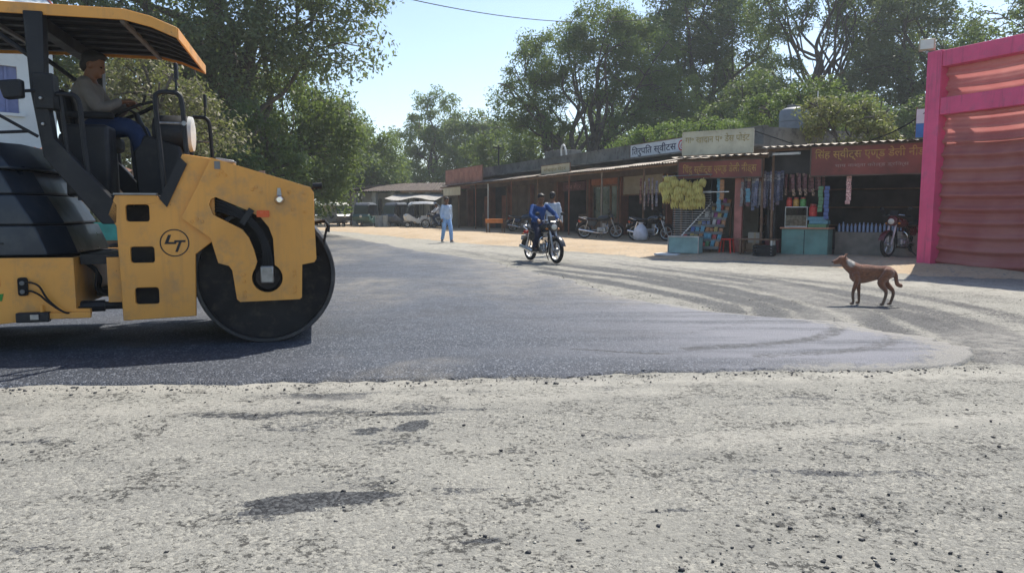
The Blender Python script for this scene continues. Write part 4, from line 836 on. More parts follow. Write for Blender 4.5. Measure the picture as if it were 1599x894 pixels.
def board(label, base, x0, x1, y, z0, z1, mat, txt, tmat, tw, th, tx, tz, frame=None, tilt=0, txt2=None, name='signboard', bold=.01, legs=True):
    t = thing(name, label, 'sign', fr(base, x0, y, z0), base[1]); w, h = x1 - x0, z1 - z0
    p = MB().b2((0, 0, 0), (w, .03, h)).build('panel', mat, t)
    for a in (((-.02, -.012, -.03), (w + .02, .042, .0)), ((-.02, -.012, h), (w + .02, .042, h + .03)), ((-.03, -.012, 0), (.0, .042, h)), ((w, -.012, 0), (w + .03, .042, h))): MB().b2(*a).build('frame_bar', frame or M_wood, t)
    if txt: text_mesh(txt, 'lettering', tmat, p, tw, th, (tx, -.006, tz), bold=bold)
    if txt2: text_mesh(txt2[0], 'small_lettering', txt2[1], p, txt2[2], txt2[3], (txt2[4], -.006, txt2[5]))
    if tilt: t.rotation_euler[0] = tilt
    return t, p
# white board on the parapet
t, p = board('white signboard with bold dark blue writing fixed on the concrete parapet', ROW, -6.2, -1.2, 1.82, 3.50, 4.05, M_whb, 'ितरुपित स्वीटस', M_ink, 3.25, .44, .12, .04, bold=.012)
MB().lathe([(.155, 0), (.215, 0)], (3.72, -.006, .27), 'y', 24).build('red_ring', M_red, p); text_mesh('6', 'lettering', M_red, p, .12, .22, (3.66, -.007, .16)); text_mesh('ठे', 'lettering', M_ink, p, .40, .34, (4.0, -.006, .08), bold=.012)
board('wide faded red board standing above the awning at the far end', ROW, -27.5, -20.3, .25, 3.02, 3.98, M_brick, None, None, 0, 0, 0, 0)
board('small cream board standing on the awning left of the white signboard', ROW, -12.1, -9.0, .3, 3.02, 3.44, M_cream, 'मोबाइल सेंटर', M_creamtxt, 2.4, .22, .3, .10)
board('cream board hanging below the awning behind the walking man', ROW, -27.1, -23.5, -.05, 2.26, 2.78, M_cream, None, None, 0, 0, 0, 0)
# black water tank on the roof
tk = thing('water_tank', 'grey plastic water tank on the flat roof behind the stalls', 'water tank', (10.3, 27.5, 3.80), 0); MB().b2((-.55, -.55, -.34), (.55, .55, -.002)).build('plinth', M_conc, tk)
MB().lathe([(.001, 0), (.50, 0), (.52, .03), (.52, .30), (.50, .32), (.52, .34), (.52, .62), (.50, .64), (.52, .66), (.52, .95), (.47, 1.07), (.30, 1.15), (.22, 1.16), (.22, 1.2), (.001, 1.22)], (0, 0, 0), 'z', 28).build('tank_shell', pm('tank_grey', (.17, .19, .22), .5, var=.1), tk)
MB().lathe([(.001, 1.20), (.24, 1.20), (.24, 1.25), (.001, 1.27)], (0, 0, 0), 'z', 20).build('lid', pm('tank_lid', (.2, .19, .19), .6), tk)
pl = thing('antenna_pole', 'thin white pole rising from the roof beside the bush', 'pole', (10.9, 26.9, 3.46), 0)
MB().tube([(0, 0, 0), (0, 0, 2.0)], .022, 8).build('mast', M_wht, pl); MB().tube([(0, 0, 1.3), (.28, 0, 1.32)], .012, 6).build('cross_arm', M_wht, pl)

# ------------------------------------------------------------------ corner stalls (own frame)
ST = ((4.6, 20.6, .10), R(-34.8))
def build_stall(label, x0, x1, z, closed_left=False):
    t = thing('market_stall', label, 'stall', ST[0], ST[1])
    D = 3.4
    MB().b2((x0, .0, -.15), (x1, D, .02)).build('floor', M_floor, t)
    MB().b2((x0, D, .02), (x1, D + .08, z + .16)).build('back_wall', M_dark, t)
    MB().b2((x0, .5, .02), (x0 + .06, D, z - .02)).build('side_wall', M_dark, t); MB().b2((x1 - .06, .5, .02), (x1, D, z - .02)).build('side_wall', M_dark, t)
    for x in (x0 + .08, x1 - .08): MB().tube([(x, .06, 0), (x, .06, z - .04)], .035, 8).build('post', M_wood, t)
    MB().tube([(x0 - .05, .02, z - .06), (x1 + .05, .02, z - .04)], .04, 8).build('eave_beam', M_wood, t)
    n = max(2, round((x1 - x0) / 1.05)); w = (x1 - x0 + .2) / n; src = None
    for k in range(n):
        if src is None: src = corrugated(4.0, w + .06, 12).build('roof_sheet', M_tin, t, angle=80); o = src
        else: o = inst(src, 'roof_sheet', t)
        o.location = (x0 - .1 + w * k, -.30 + random.uniform(-.04, .04), z + .003 * (k % 2)); o.rotation_euler = (R(4.3 + random.uniform(-.3, .3)), random.uniform(-.008, .008), 0)
    return t
sa = build_stall('small open stall under the cream board hung with bananas and packets', .0, 2.35, 2.55)
sb = build_stall('wide open stall with teal counter beside the pink gate', 2.45, 8.6, 2.72)
MB().b2((.30, 2.4, .02), (1.5, 2.46, 2.1)).build('inner_panel', M_beige, sa)
MB().b2((1.50, .22, .02), (1.70, .34, 2.45)).build('pink_pillar', pm('pink_pillar', (.42, .17, .14), .8), sa)
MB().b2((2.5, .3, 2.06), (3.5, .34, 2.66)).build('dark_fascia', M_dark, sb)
MB().b2((3.95, .75, .0), (6.6, .95, .58)).build('low_wall', pm('grey_low_wall', (.22, .20, .17), .9, var=.2), sb)
board('dark red signboard with yellow writing over the banana stall', ST, .04, 2.28, -.12, 2.0, 2.43, M_signred, 'िचंदु स्वीट्स एण्ड डेली नीड्स', M_signyel, 2.0, .30, .12, .07, frame=M_brn)
t, p = board('long red signboard with yellow writing over the teal counter stall', ST, 3.5, 6.6, -.14, 1.98, 2.66, M_signred, 'िसंह स्वीट्स एण्ड डेली नीड्स', M_signyel, 2.55, .30, .08, .34, frame=M_brn, txt2=('चाय नाश्ता कोल्ड ड्रिंक्स', pm('grey_text', (.32, .24, .20), .8), 1.6, .12, .55, .16))
board('faded cream signboard standing on the banana stall roof', ST, .14, 2.02, -.08, 2.64, 3.21, M_cream, 'गा॰ खादान प॰ डेस पोइंट', M_creamtxt, 1.75, .24, .06, .27, frame=M_cream)
def hook(base, x, y, z): return fr(base, x, y, z)
# bananas: hands of fruit hung in rows in front of a slatted grille
M_ban = pm('banana_yellow', (.50, .37, .09), .6, var=.3, vs=4, c2=(.42, .37, .11), dirt=(.16, .13, .04), dirt_amt=.5)
def banana_hand():
    m = MB()
    for layer in range(2):
        for k in range(8):
            a = 2 * math.pi * k / 8 + layer * .35; r0 = .025; L = .125 - .012 * layer; z = -layer * .055
            pts = [Vector((math.cos(a) * (r0 + L * s * (1.05 - .45 * s)), math.sin(a) * (r0 + L * s * (1.05 - .45 * s)), z - .02 - .16 * s * s + .04 * math.sin(s * 3))) for s in (0, .3, .6, .85, 1)]
            m.tube(pts, [.010, .024, .029, .025, .008], 6)
    m.tube([(0, 0, .06), (0, 0, -.14)], .016, 6)
    return m
bsrc = banana_hand().mesh('banana_bunch', M_ban)
rs = random.Random(5)
BROW = ['top', 'second', 'third', 'fourth', 'bottom']
for r_, (z, xs_) in enumerate(((1.98, (-.27, -.08)), (1.86, (-.38, -.20, .02, .22, .42, .60, .78)), (1.68, (-.34, -.12, .10, .30, .50, .70)), (1.50, (-.28, -.05, .14, .36, .55, .74)), (1.33, (-.06, .16, .34, .52, .68)))):
    for q_, x in enumerate(xs_):
        o = bpy.data.objects.new('banana_bunch', bsrc); col.objects.link(o); o.location = fr(ST, x + rs.uniform(-.04, .04), -.18 + rs.uniform(-.08, .05), z + rs.uniform(-.04, .04) + .05); o.rotation_euler = (rs.uniform(-.2, .2), rs.uniform(-.2, .2), rs.uniform(0, 6)); s = rs.uniform(.85, 1.12); o.scale = (s, s, s)
        tag(o, '%s hand of yellow bananas from the left in the %s hanging row' % (['first', 'second', 'third', 'fourth', 'fifth', 'sixth', 'seventh'][q_], BROW[r_]), 'bananas', 'hanging hands of bananas')
t = thing('slatted_grille', 'dark metal grille with horizontal slats under the hanging bananas', 'grille', ST[0], ST[1])
for k in range(24): MB().b2((-.12, -.045, .22 + k * .062), (.95, -.035, .236 + k * .062)).build('slat', M_steel, t)
for x in (-.13, .40, .95): MB().tube([(x, -.03, -.05), (x, -.03, 2.0)], .018, 6).build('upright', M_blk, t)
MB().tube([(-.42, -.16, 2.06), (1.0, -.16, 2.08)], .014, 6).build('hanging_rail', M_steel, t)
for x in (-.4, .95): MB().tube([(x, -.16, 2.06), (x, -.03, 2.0)], .012, 6).build('rail_arm', M_steel, t)
MB().tube([(.62, -.06, 1.62), (1.42, -.02, 1.62)], .016, 6).build('white_bar', M_wht, t)
# slanted rack of packets
PAL = [pm('packet_%d' % i, c, .4, var=.2, vs=30, spec=.5) for i, c in enumerate([(.34, .05, .04), (.06, .10, .26), (.36, .26, .08), (.09, .21, .10), (.46, .44, .40), (.25, .07, .17), (.09, .24, .31), (.36, .16, .06)])]
def foil(name, a, b, c):
    t = NT(name); i = t.island(); x = t.mix(t.ramp(i, .2, .6), a, b); x = t.mix(t.ramp(i, .72, .78), x, c); x = t.mix(t.ramp(t.noise(45, 3), .45, .65), x, tuple(v * .4 for v in a)); return t.set(Base_Color=x, Roughness=.4, Metallic=.2)
M_foil = foil('foil_strip', (.17, .13, .17), (.30, .25, .27), (.45, .42, .40))
rk = thing('display_rack', 'slanted stepped rack loaded with bright snack packets at stall front', 'rack', fr(ST, .0, 0), ST[1])
steps = [(-.52 + .14 * k, .14 + .19 * k, .05 + .13 * k) for k in range(7)]
for k, (y, z, xa) in enumerate(steps): MB().b2((xa, y, z), (1.35, y + .14, z + .02)).build('shelf', M_wood, rk); MB().b2((xa, y - .006, z - .03), (1.35, y - .001, z + .045)).build('shelf_lip', M_rib, rk)
for x in (.2, .8, 1.30): MB().b2((x, .46, .0), (x + .04, .50, 1.30)).build('rack_leg', M_wood, rk)
MB().tube([(.03, -.53, .12), (.85, .33, 1.36)], .016, 6).build('edge_bar', M_wht, rk)
psrc = [None] * 8
def packet_mesh(i):
    m = MB(); w, h, d = .10, .15, .035
    m.loft([[(-w / 2, 0, 0), (w / 2, 0, 0), (w / 2, .004, 0), (-w / 2, .004, 0)], [(-w / 2, -d / 2, h * .3), (w / 2, -d / 2, h * .3), (w / 2, d / 2, h * .3), (-w / 2, d / 2, h * .3)], [(-w / 2, -d / 2, h * .7), (w / 2, -d / 2, h * .7), (w / 2, d / 2, h * .7), (-w / 2, d / 2, h * .7)], [(-w / 2, 0, h), (w / 2, 0, h), (w / 2, .004, h), (-w / 2, .004, h)]])
    return m.mesh('snack_packet', PAL[i], angle=60)
psrc = [packet_mesh(i) for i in range(8)]
ORD = ['first', 'second', 'third', 'fourth', 'fifth', 'sixth', 'seventh', 'eighth', 'ninth', 'tenth', 'eleventh', 'twelfth', 'thirteenth', 'fourteenth', 'fifteenth', 'sixteenth', 'seventeenth']
PCOL = ['red', 'blue', 'yellow', 'green', 'white', 'purple', 'turquoise', 'orange']
for k, (y, z, xa) in enumerate(steps):
    nn = int((1.33 - xa) / .13)
    for j in range(nn):
        ci = rs.randrange(8); o = bpy.data.objects.new('snack_packet', psrc[ci]); col.objects.link(o); o.location = fr(ST, 1.28 - j * .13 + rs.uniform(-.02, .02), y + .07, z + .021); o.rotation_euler = (R(-16) + rs.uniform(-.1, .1), rs.uniform(-.15, .15), ST[1] + rs.uniform(-.4, .4)); o.scale = (1, 1, rs.uniform(.8, 1.2))
        tag(o, '%s packet, %s from the right on the %s rack step from the ground' % (PCOL[ci], ORD[j], ORD[k]), 'packet', 'snack packets on the rack')
# glass fronted showcase at the foot of the rack
sh = thing('glass_showcase', 'low pale teal glass showcase on the ground before the rack', 'showcase', fr(ST, .10, -.85), ST[1])
MB().b2((0, 0, 0), (.82, .36, .42)).build('glass_box', pm('teal_glass', (.20, .34, .34), .15, var=.15, spec=.6), sh, bevel=.01)
for a in (((-.02, -.015, .42), (.84, .38, .45)), ((-.02, -.015, -.0), (.0, .02, .42)), ((.82, -.015, 0), (.84, .02, .42))): MB().b2(*a).build('edge_strip', M_alloy, sh)
MB().b2((-.30, -.25, -.06), (.35, .2, -.015)).build('white_slab', M_whb, sh)
# strips of packets hanging from the eaves
def strip_mesh(mat, n, w=.07, h=.085):
    m = MB()
    for k in range(n):
        z = -k * (h + .006); j = rs.uniform(-.012, .012)
        m.loft([[(-w / 2 + j, -.002, z), (w / 2 + j, -.002, z), (w / 2 + j, .002, z), (-w / 2 + j, .002, z)], [(-w / 2 + j, -.013, z - h / 2), (w / 2 + j, -.013, z - h / 2), (w / 2 + j, .013, z - h / 2), (-w / 2 + j, .013, z - h / 2)], [(-w / 2 + j, -.002, z - h), (w / 2 + j, -.002, z - h), (w / 2 + j, .002, z - h), (-w / 2 + j, .002, z - h)]])
    return m
FM = [M_foil, foil('foil_blue', (.12, .13, .20), (.22, .22, .30), (.36, .34, .36)), foil('foil_maroon', (.14, .05, .05), (.22, .09, .09), (.34, .22, .14)), foil('foil_silver', (.26, .24, .24), (.40, .38, .36), (.30, .12, .10))]
ssrc = [strip_mesh(FM[i], 11, .085).mesh('packet_strip', FM[i], angle=60) for i in range(4)]
rsrc = [strip_mesh(FM[2], 6).mesh('packet_strip', FM[2], angle=60), strip_mesh(FM[2], 5).mesh('packet_strip', FM[2], angle=60)]
for k in range(17):
    o = bpy.data.objects.new('packet_strip', ssrc[rs.choice((0, 0, 1, 1, 2, 3))]); col.objects.link(o); o.location = fr(ST, 1.76 + k * .062, .05 + .10 * (k % 3), 2.12 + rs.uniform(-.03, .03)); o.rotation_euler = (0, rs.uniform(-.05, .05), ST[1] + rs.uniform(-.5, .5)); o.scale = (1, 1, rs.uniform(.85, 1.05) * (1 - .3 * max(0, (k - 12) / 5)) * 1.0)
    tag(o, '%s long shiny sachet strip to the right of the pink pillar' % ORD[k], 'packet strip', 'long sachet strips')
for k in range(12):
    o = bpy.data.objects.new('packet_strip', rsrc[k % 2]); col.objects.link(o); o.location = fr(ST, 2.86 + k * .078, .12 + .12 * (k % 2), 2.06 + rs.uniform(-.03, .03)); o.rotation_euler = (0, rs.uniform(-.06, .06), ST[1] + rs.uniform(-.5, .5))
    tag(o, '%s short red packet strip from the left above the teal counter' % ORD[k], 'packet strip', 'short red packet strips')
for j, (x, z, n, mt, lab) in enumerate(((1.14, 2.0, 10, PAL[6], 'tall column of blue packets hanging beside the bananas'), (1.22, 1.95, 6, PAL[7], 'orange packets hanging next to the blue packet column'), (1.92, 1.70, 4, PAL[6], 'blue toy packet bunch hanging over the sachet strips'), (3.72, 1.72, 7, PAL[3], 'green packet strip hanging at the right end of counter'), (3.86, 1.72, 9, PAL[1], 'blue packet strip hanging at the right end of counter'), (4.35, 2.0, 8, pm('pink_white_strip', (.42, .10, .10), .5, c2=(.7, .5, .45), var=.3, vs=40), 'single red and white strip hanging under the long sign'))):
    m = strip_mesh(mt, n, .11, .085); o = m.build('packet_strip', mt, None, angle=60); o.location = fr(ST, x, .02, z); o.rotation_euler = (0, 0, ST[1] + .2); tag(o, lab, 'packet strip', 'hanging packet strips')
for j in range(8):   # goods hung on the neighbouring shop front
    m = strip_mesh(FM[(j + 2) % 4], 9, .09, .10); o = m.build('packet_strip', FM[(j + 2) % 4], None, angle=60); o.location = fr(ROW, -2.35 + j * .13, -.1 + .1 * (j % 2), 2.45 - .12 * (j % 3)); o.rotation_euler = (0, 0, ROW[1] + rs.uniform(-.4, .4)); tag(o, '%s strip of small packets from the left under the awning left of bananas' % ORD[j], 'packet strip', 'strips under the awning')
# counter and what stands on it
ct = thing('shop_counter', 'teal painted shop counter with a worn orange top', 'counter', fr(ST, 2.80, .05), ST[1])
MB().b2((0, 0, 0), (1.12, .55, .66)).build('cabinet', pm('teal_paint', (.13, .25, .22), .6, var=.2, vs=2, dirt=(.16, .22, .19)), ct, bevel=.01)
MB().b2((-.04, -.05, .66), (1.16, .60, .70)).build('top', pm('orange_top', (.42, .20, .12), .6), ct, bevel=.008)
for x in (.56,): MB().b2((x - .006, -.008, .03), (x + .006, .0, .63)).build('cabinet_joint', M_blk, ct)
gc = thing('glass_case', 'small glass food case on the left end of the counter', 'glass case', fr(ST, 2.84, .15, .70), ST[1])
MB().b2((0, 0, 0), (.55, .35, .03)).build('base', M_alloy, gc); MB().b2((.01, .01, .03), (.54, .34, .30)).build('pastries', pm('pastry', (.40, .34, .24), .8, var=.4, vs=12), gc)
for x in (.0, .53): MB().b2((x, 0, .03), (x + .02, .02, .5)).build('corner_strip', M_alloy, gc)
MB().b2((0, 0, .5), (.55, .35, .52)).build('top', M_alloy, gc); MB().b2((.0, -.006, .03), (.55, -.002, .5)).build('front_pane', M_glass, gc)
def jar(label, x, y, c, s=1., z=.70):
    t = thing('jar', label, 'jar', fr(ST, x, y, z), ST[1], 'jars on the counter')
    MB().lathe([(.001, 0), (.07 * s, 0), (.075 * s, .02), (.075 * s, .17 * s), (.05 * s, .20 * s), (.001, .20 * s)], (0, 0, 0), 'z', 16).build('vessel', pm('jar_%s' % label[:9], c, .25, var=.2, vs=20, spec=.6), t)
    MB().lathe([(.001, .20 * s), (.058 * s, .20 * s), (.058 * s, .235 * s), (.001, .24 * s)], (0, 0, 0), 'z', 16).build('lid', PAL[0], t)
for lab, x, y, c, z in (('red sweet jar on the glass case, left', 2.90, .3, (.5, .05, .04), 1.22), ('orange sweet jar on the glass case, middle', 3.07, .3, (.45, .25, .05), 1.22), ('green sweet jar on the glass case, right', 3.24, .3, (.08, .28, .08), 1.22), ('big red sweet jar right of the glass case', 3.50, .25, (.55, .04, .04), .98)):
    jar(lab, x, y, c, 1.0 if 'big' not in lab else 1.3, z)
bx = thing('stacked_boxes', 'stack of blue and green cartons on the counter', 'cartons', fr(ST, 3.42, .1, .70), ST[1])
for k, (m_, dx) in enumerate(((PAL[3], 0), (PAL[6], .03), (PAL[6], -.01))): MB().b2((dx, 0, k * .09), (.44 + dx, .3, k * .09 + .085)).build('carton', m_, bx, bevel=.004)
bsm = MB().lathe([(.001, 0), (.032, 0), (.034, .02), (.034, .15), (.014, .20), (.014, .23), (.001, .23)], (0, 0, 0), 'z', 10).mesh('water_bottle', pm('bottle_blue', (.22, .30, .45), .2, var=.2, spec=.6), angle=50)
for k in range(17):
    o = bpy.data.objects.new('water_bottle', bsm); col.objects.link(o); o.location = fr(ST, 4.02 + .095 * k, .85 + rs.uniform(-.03, .03), .585); o.scale = (1, 1, rs.uniform(.9, 1.15)); tag(o, '%s bluish drink bottle from the counter end of the low grey wall' % ORD[k], 'bottle', 'bottles on the low wall')
# seats and clutter in front of the stall
stl = thing('plastic_stool', 'red plastic stool in the shade beside the rack', 'stool', fr(ST, 1.45, -.15, -.05), ST[1])
MB().b2((-.15, -.15, .40), (.15, .15, .44)).build('seat', M_red, stl, bevel=.015)
for sx in (-1, 1):
    for sy in (-1, 1): MB().tube([(sx * .16, sy * .16, 0), (sx * .12, sy * .12, .40)], [.022, .026], 6).build('leg', M_red, stl)
bn = thing('wooden_bench', 'dark wooden bench in the shade under the sachet strips', 'bench', fr(ST, 1.75, -.35, -.05), ST[1])
for k in range(3): MB().b2((0, k * .12, .42), (1.0, k * .12 + .11, .45)).build('seat_plank', M_wood, bn)
for x in (.08, .88):
    for y in (.03, .28): MB().b2((x, y, 0), (x + .05, y + .05, .42)).build('leg', M_alloy if x > .5 else M_wood, bn)
MB().b2((.08, .15, .12), (.93, .19, .16)).build('stretcher', M_wood, bn)
cr = thing('crate', 'black plastic crate on the ground left of the counter', 'crate', fr(ST, 2.25, -.55, -.06), ST[1])
for k in range(4): MB().b2((0, 0, .02 + k * .075), (.5, .02, .075 + k * .075)).build('slat', M_blk, cr); MB().b2((0, .34, .02 + k * .075), (.5, .36, .075 + k * .075)).build('slat', M_blk, cr)
for x in (0, .48): MB().b2((x, .02, .02), (x + .02, .34, .31)).build('end_panel', M_blk, cr)
MB().b2((0, 0, 0), (.5, .36, .02)).build('base', M_blk, cr)
for lab, x, y, z, w, h, m_ in (('brown carton on the ground under the sachet strips', 1.80, .35, -.08, .42, .34, 'c'), ('pale carton stacked on the brown carton under the strips', 1.84, .37, .262, .36, .28, 'd'), ('maroon carton beside the brown carton in stall shade', 2.28, .40, -.08, .38, .46, 'e'), ('brown carton behind the red stool in the stall', 1.30, .75, -.08, .40, .50, 'c')):
    c_ = thing('carton', lab, 'carton', fr(ST, x, y, z), ST[1] + rs.uniform(-.15, .15), 'cartons in the stall'); mm = {'c': pm('kraft', (.26, .17, .10), .8), 'd': pm('kraft_pale', (.38, .33, .26), .8), 'e': pm('kraft_maroon', (.20, .06, .06), .7)}[m_]
    MB().b2((0, 0, 0), (w, .32, h)).build('box', mm, c_, bevel=.006); MB().b2((w / 2 - .03, -.002, .0), (w / 2 + .03, .322, h + .002)).build('tape', pm('tape', (.40, .30, .18), .4), c_)
for k in range(3): MB().b2((.1, 2.9, .7 + k * .5), (2.25, 3.38, .73 + k * .5)).build('shelf', M_wood, sa); MB().b2((2.6, 2.9, .7 + k * .5), (6.8, 3.38, .73 + k * .5)).build('shelf', M_wood, sb)
for st_, xa, xb in ((sa, .15, 2.2),):
    gd = MB()
    for k in range(3):
        x = xa
        while x < xb:
            w = rs.uniform(.08, .18); gd.b2((x, 2.95, .732 + k * .5), (x + w - .02, 3.2, .732 + k * .5 + rs.uniform(.15, .36))); x += w
    g_ = gd.build('shelf_goods', foil('shelf_goods', (.20, .07, .05), (.22, .20, .12), (.12, .18, .24)), st_); g_['kind'] = 'stuff'
sk = thing('sack', 'white cloth sack hanging on the motorcycle under the awning', 'sack', (4.72, 27.15, .14), 0)
m = MB(); m.loft([[(r * math.cos(a) * (1 + .1 * math.sin(3 * a)), r * math.sin(a), z) for a in [2 * math.pi * k / 16 for k in range(16)]] for r, z in ((.10, 0), (.24, .04), (.27, .22), (.22, .42), (.12, .55), (.06, .60), (.10, .66))]); m.build('bag', fab('sack_white', (.55, .58, .66)), sk, angle=80)
# orange bench further along
tb = thing('wooden_table', 'low wooden table with orange top standing in the sun by the shops', 'table', (-.85, 38.6, .10), R(-20))
MB().b2((-.5, -.25, .66), (.5, .25, .72)).build('top', pm('orange_wood', (.50, .17, .04), .6), tb, bevel=.02)
for x in (-.45, .40):
    for y in (-.2, .15): MB().b2((x, y, 0), (x + .05, y + .05, .66)).build('leg', M_wood, tb)
MB().b2((-.48, -.23, .50), (.48, -.20, .66)).build('apron', pm('orange_wood', (.50, .17, .04), .6), tb)
ln = thing('tube_light', 'white tube light fixed under the eaves between the signs', 'lamp', fr(ST, 2.55, -.05, 2.54), ST[1] )
MB().tube([(0, 0, 0), (.62, 0, .02)], .018, 8).build('tube', M_wht, ln); MB().b2((-.03, .01, -.02), (.66, .03, .04)).build('batten', M_alloy, ln)

# ------------------------------------------------------------------ pink festival gate
GT = ((8.5446, 15.611, .03), R(-66))
M_pink = pm('pink_paint', (.72, .095, .21), .55, var=.12, vs=1.2, dirt=(.45, .12, .20), dirt_amt=.45, streak=((.34, .07, .12), .6))
def cloth_mat():
    t = NT('pleated_red_cloth')
    c = t.mix(t.ramp(t.noise(1.3, 5), .3, .7), (.50, .175, .165), (.60, .26, .23))
    t.set(Base_Color=c, Roughness=.85, Specular_IOR_Level=.15)
    tr = t.n.new('ShaderNodeBsdfTranslucent'); t.l.new(c, tr.inputs[0]); mx = t.n.new('ShaderNodeMixShader'); mx.inputs[0].default_value = .36
    t.l.new(t.p.outputs[0], mx.inputs[1]); t.l.new(tr.outputs[0], mx.inputs[2]); t.l.new(mx.outputs[0], t.out.inputs[0])
    t.bump(t.noise(30, 4), .3, .01)
    return t.m
gt = thing('festival_gate', 'tall pink framed gate hung with pleated dark red cloth', 'gate', *GT)
for x in (0, 4.6): MB().b2((x, 0, -.05), (x + .32, .32, 4.42)).build('post', M_pink, gt, bevel=.012)
for x in (0, 4.6): MB().b2((x, 2.9, -.05), (x + .32, 3.2, 4.42)).build('post', M_pink, gt, bevel=.012)
MB().b2((.325, .02, 4.08), (4.595, .30, 4.40)).build('beam', M_pink, gt, bevel=.012); MB().b2((.325, .02, 3.12), (4.595, .28, 3.46)).build('beam', M_pink, gt, bevel=.012)
for x in (.02, 4.62): MB().b2((x, .325, 4.1), (x + .28, 2.895, 4.38)).build('beam', M_pink, gt, bevel=.012)
nz, nx = 150, 60; zz = np.linspace(.02, 4.10, nz); xx = np.linspace(.16, 4.75, nx); XX, ZZ = np.meshgrid(xx, zz)
sag = .05 * np.sin((XX - .3) / 4.3 * math.pi * 2.0) + .05 * fbm(XX * .7, ZZ * .6)
ph = (ZZ + sag) / .27 * 2 * math.pi
YY = .20 + .050 * np.sin(ph) * (.35 + 1.1 * fbm(XX * .9 + 5, ZZ * 1.4)) + .022 * np.sin(ph * 2 + 1 + 3 * fbm(XX * .5, ZZ)) + .02 * fbm(XX * 2, ZZ * 3)
clo = mesh_np('cloth', np.stack([XX, YY, ZZ], -1).reshape(-1, 3), grid_faces(nz, nx), cloth_mat(), gt, smooth=True)
MB().b2((.2, .36, .05), (4.7, .38, 2.78)).build('backlight_blocker', M_tinred, gt)  # unseen opaque sheet, added to keep backlight off the lower cloth
for z in (.9, 1.8, 2.7): MB().tube([(.15, .32, z), (4.8, .32, z)], .025, 8).build('cross_rail', M_wood, gt)
fl = thing('flood_light', 'beige flood light box on top of the pink gate post', 'lamp', fr(GT, -.02, .05, 4.42), GT[1] + R(35))
MB().b2((-.18, -.06, .05), (.12, .10, .27)).build('housing', pm('beige_metal', (.42, .36, .25), .5), fl, bevel=.015); MB().b2((-.15, -.068, .07), (.09, -.062, .25)).build('lens', M_lens, fl); MB().b2((-.05, .0, -.01), (.0, .05, .05)).build('bracket', M_steel, fl)
dm = thing('blue_banner', 'small blue and white banner on the stall roof beside the pink gate', 'banner', fr(ST, 5.9, .3, 2.82), ST[1])
MB().b2((-.2, 0, 0), (.2, .03, .32)).build('lower_panel', pm('banner_blue', (.05, .20, .50), .5), dm); MB().b2((-.2, 0, .325), (.2, .03, .65)).build('upper_panel', M_whb, dm); MB().tube([(-.2, .04, -.1), (-.2, .04, .7)], .02, 6).build('stick', M_wood, dm)
# ------------------------------------------------------------------ far left house, rickshaws, left side of the road
HS = ((-12.6, 57.0, .08), R(-22))
hs = thing('tiled_house', 'old low house with brown tiled roof and pale pillars at the far end', 'house', *HS)
M_tile = pm('clay_tile', (.11, .085, .072), .85, var=.4, vs=3, dirt=(.07, .06, .05), bump=.5, bs=20, bd=.05)
M_pale = pm('pale_plaster', (.50, .49, .44), .85, var=.15, vs=.8, dirt=(.3, .28, .24))
MB().b2((.0, 2.0, 0), (9.0, 7.0, 2.55)).build('wall', M_pale, hs)
MB().b2((9.0, 1.0, 0), (11.5, 7.0, 2.6)).build('side_wing', M_brn, hs)
for k, x in enumerate((.2, 2.0, 3.6, 5.2, 6.6, 7.9)): MB().b2((x, .3, 0), (x + .35, .6, 2.55)).build('pillar', M_pale, hs)
for k, x in enumerate((1.0, 2.7, 4.3, 5.8, 7.1)): d = MB().b2((x - .1, 1.95, .05), (x + .8, 2.01, 2.1)).build('door', M_dark, hs)
def roofing(p0, p1, q0, q1, n, nrow, mat, parent, nm):
    p0, p1, q0, q1 = map(Vector, (p0, p1, q0, q1))
    for r in range(nrow):
        a0, a1 = p0.lerp(q0, r / nrow), p1.lerp(q1, r / nrow); b0, b1 = p0.lerp(q0, (r + 1.15) / nrow), p1.lerp(q1, (r + 1.15) / nrow); m = MB(); vs = []
        for i in range(n + 1):
            u = i / n; dz = .035 * math.cos(i * math.pi); vs += [a0.lerp(a1, u) + V3(0, 0, dz + .04), b0.lerp(b1, u) + V3(0, 0, dz)]
        m.add(vs, [(2 * i, 2 * i + 1, 2 * i + 3, 2 * i + 2) for i in range(n)]); m.build(nm, mat, parent, angle=70)
roofing((-.6, -.2, 2.62), (9.3, -.2, 2.62), (-.6, 4.5, 3.35), (9.3, 4.5, 3.35), 90, 9, M_tile, hs, 'tile_course')
roofing((-.6, 9.0, 2.72), (9.3, 9.0, 2.72), (-.6, 4.5, 3.35), (9.3, 4.5, 3.35), 60, 4, M_tile, hs, 'tile_course')
MB().b2((9.0, -.2, 2.75), (11.8, 7.2, 2.85)).build('wing_roof', M_tinred, hs)
for side in (8.98,): MB().prism([(2.0, 2.7), (7.0, 2.7), (4.5, 3.25)], side - .1, side, plane='yz').build('gable', M_conc, hs)
MB().box((10.2, -.6, 3.2), (2.6, .05, 1.0), rx=-.35).build('slanted_board', M_brick, hs)
m = corrugated(3.2, 4.6, 40); o = m.build('porch_sheet', M_tin, hs, angle=80); o.location = (-3.2, -1.2, 2.45); o.rotation_euler = (R(5), R(-4), 0)
for x in (-3.0, -1.0, 1.0): MB().tube([(x, -1.0, 0), (x, -1.0, 2.5)], .04, 6).build('porch_post', M_wood, hs)
m = MB(); m.add([(x, -1.5 + y, 2.0 + .5 * y / 2.2 + .10 * math.sin(x * 2.1) * (1 - y / 2.2)) for x in np.linspace(4.2, 8.4, 16) for y in (0, 1.1, 2.2)], [(3 * i + j, 3 * i + j + 1, 3 * i + j + 4, 3 * i + j + 3) for i in range(15) for j in range(2)]); m.build('cloth_awning', fab('awning_white', (.40, .38, .35)), hs, angle=180)

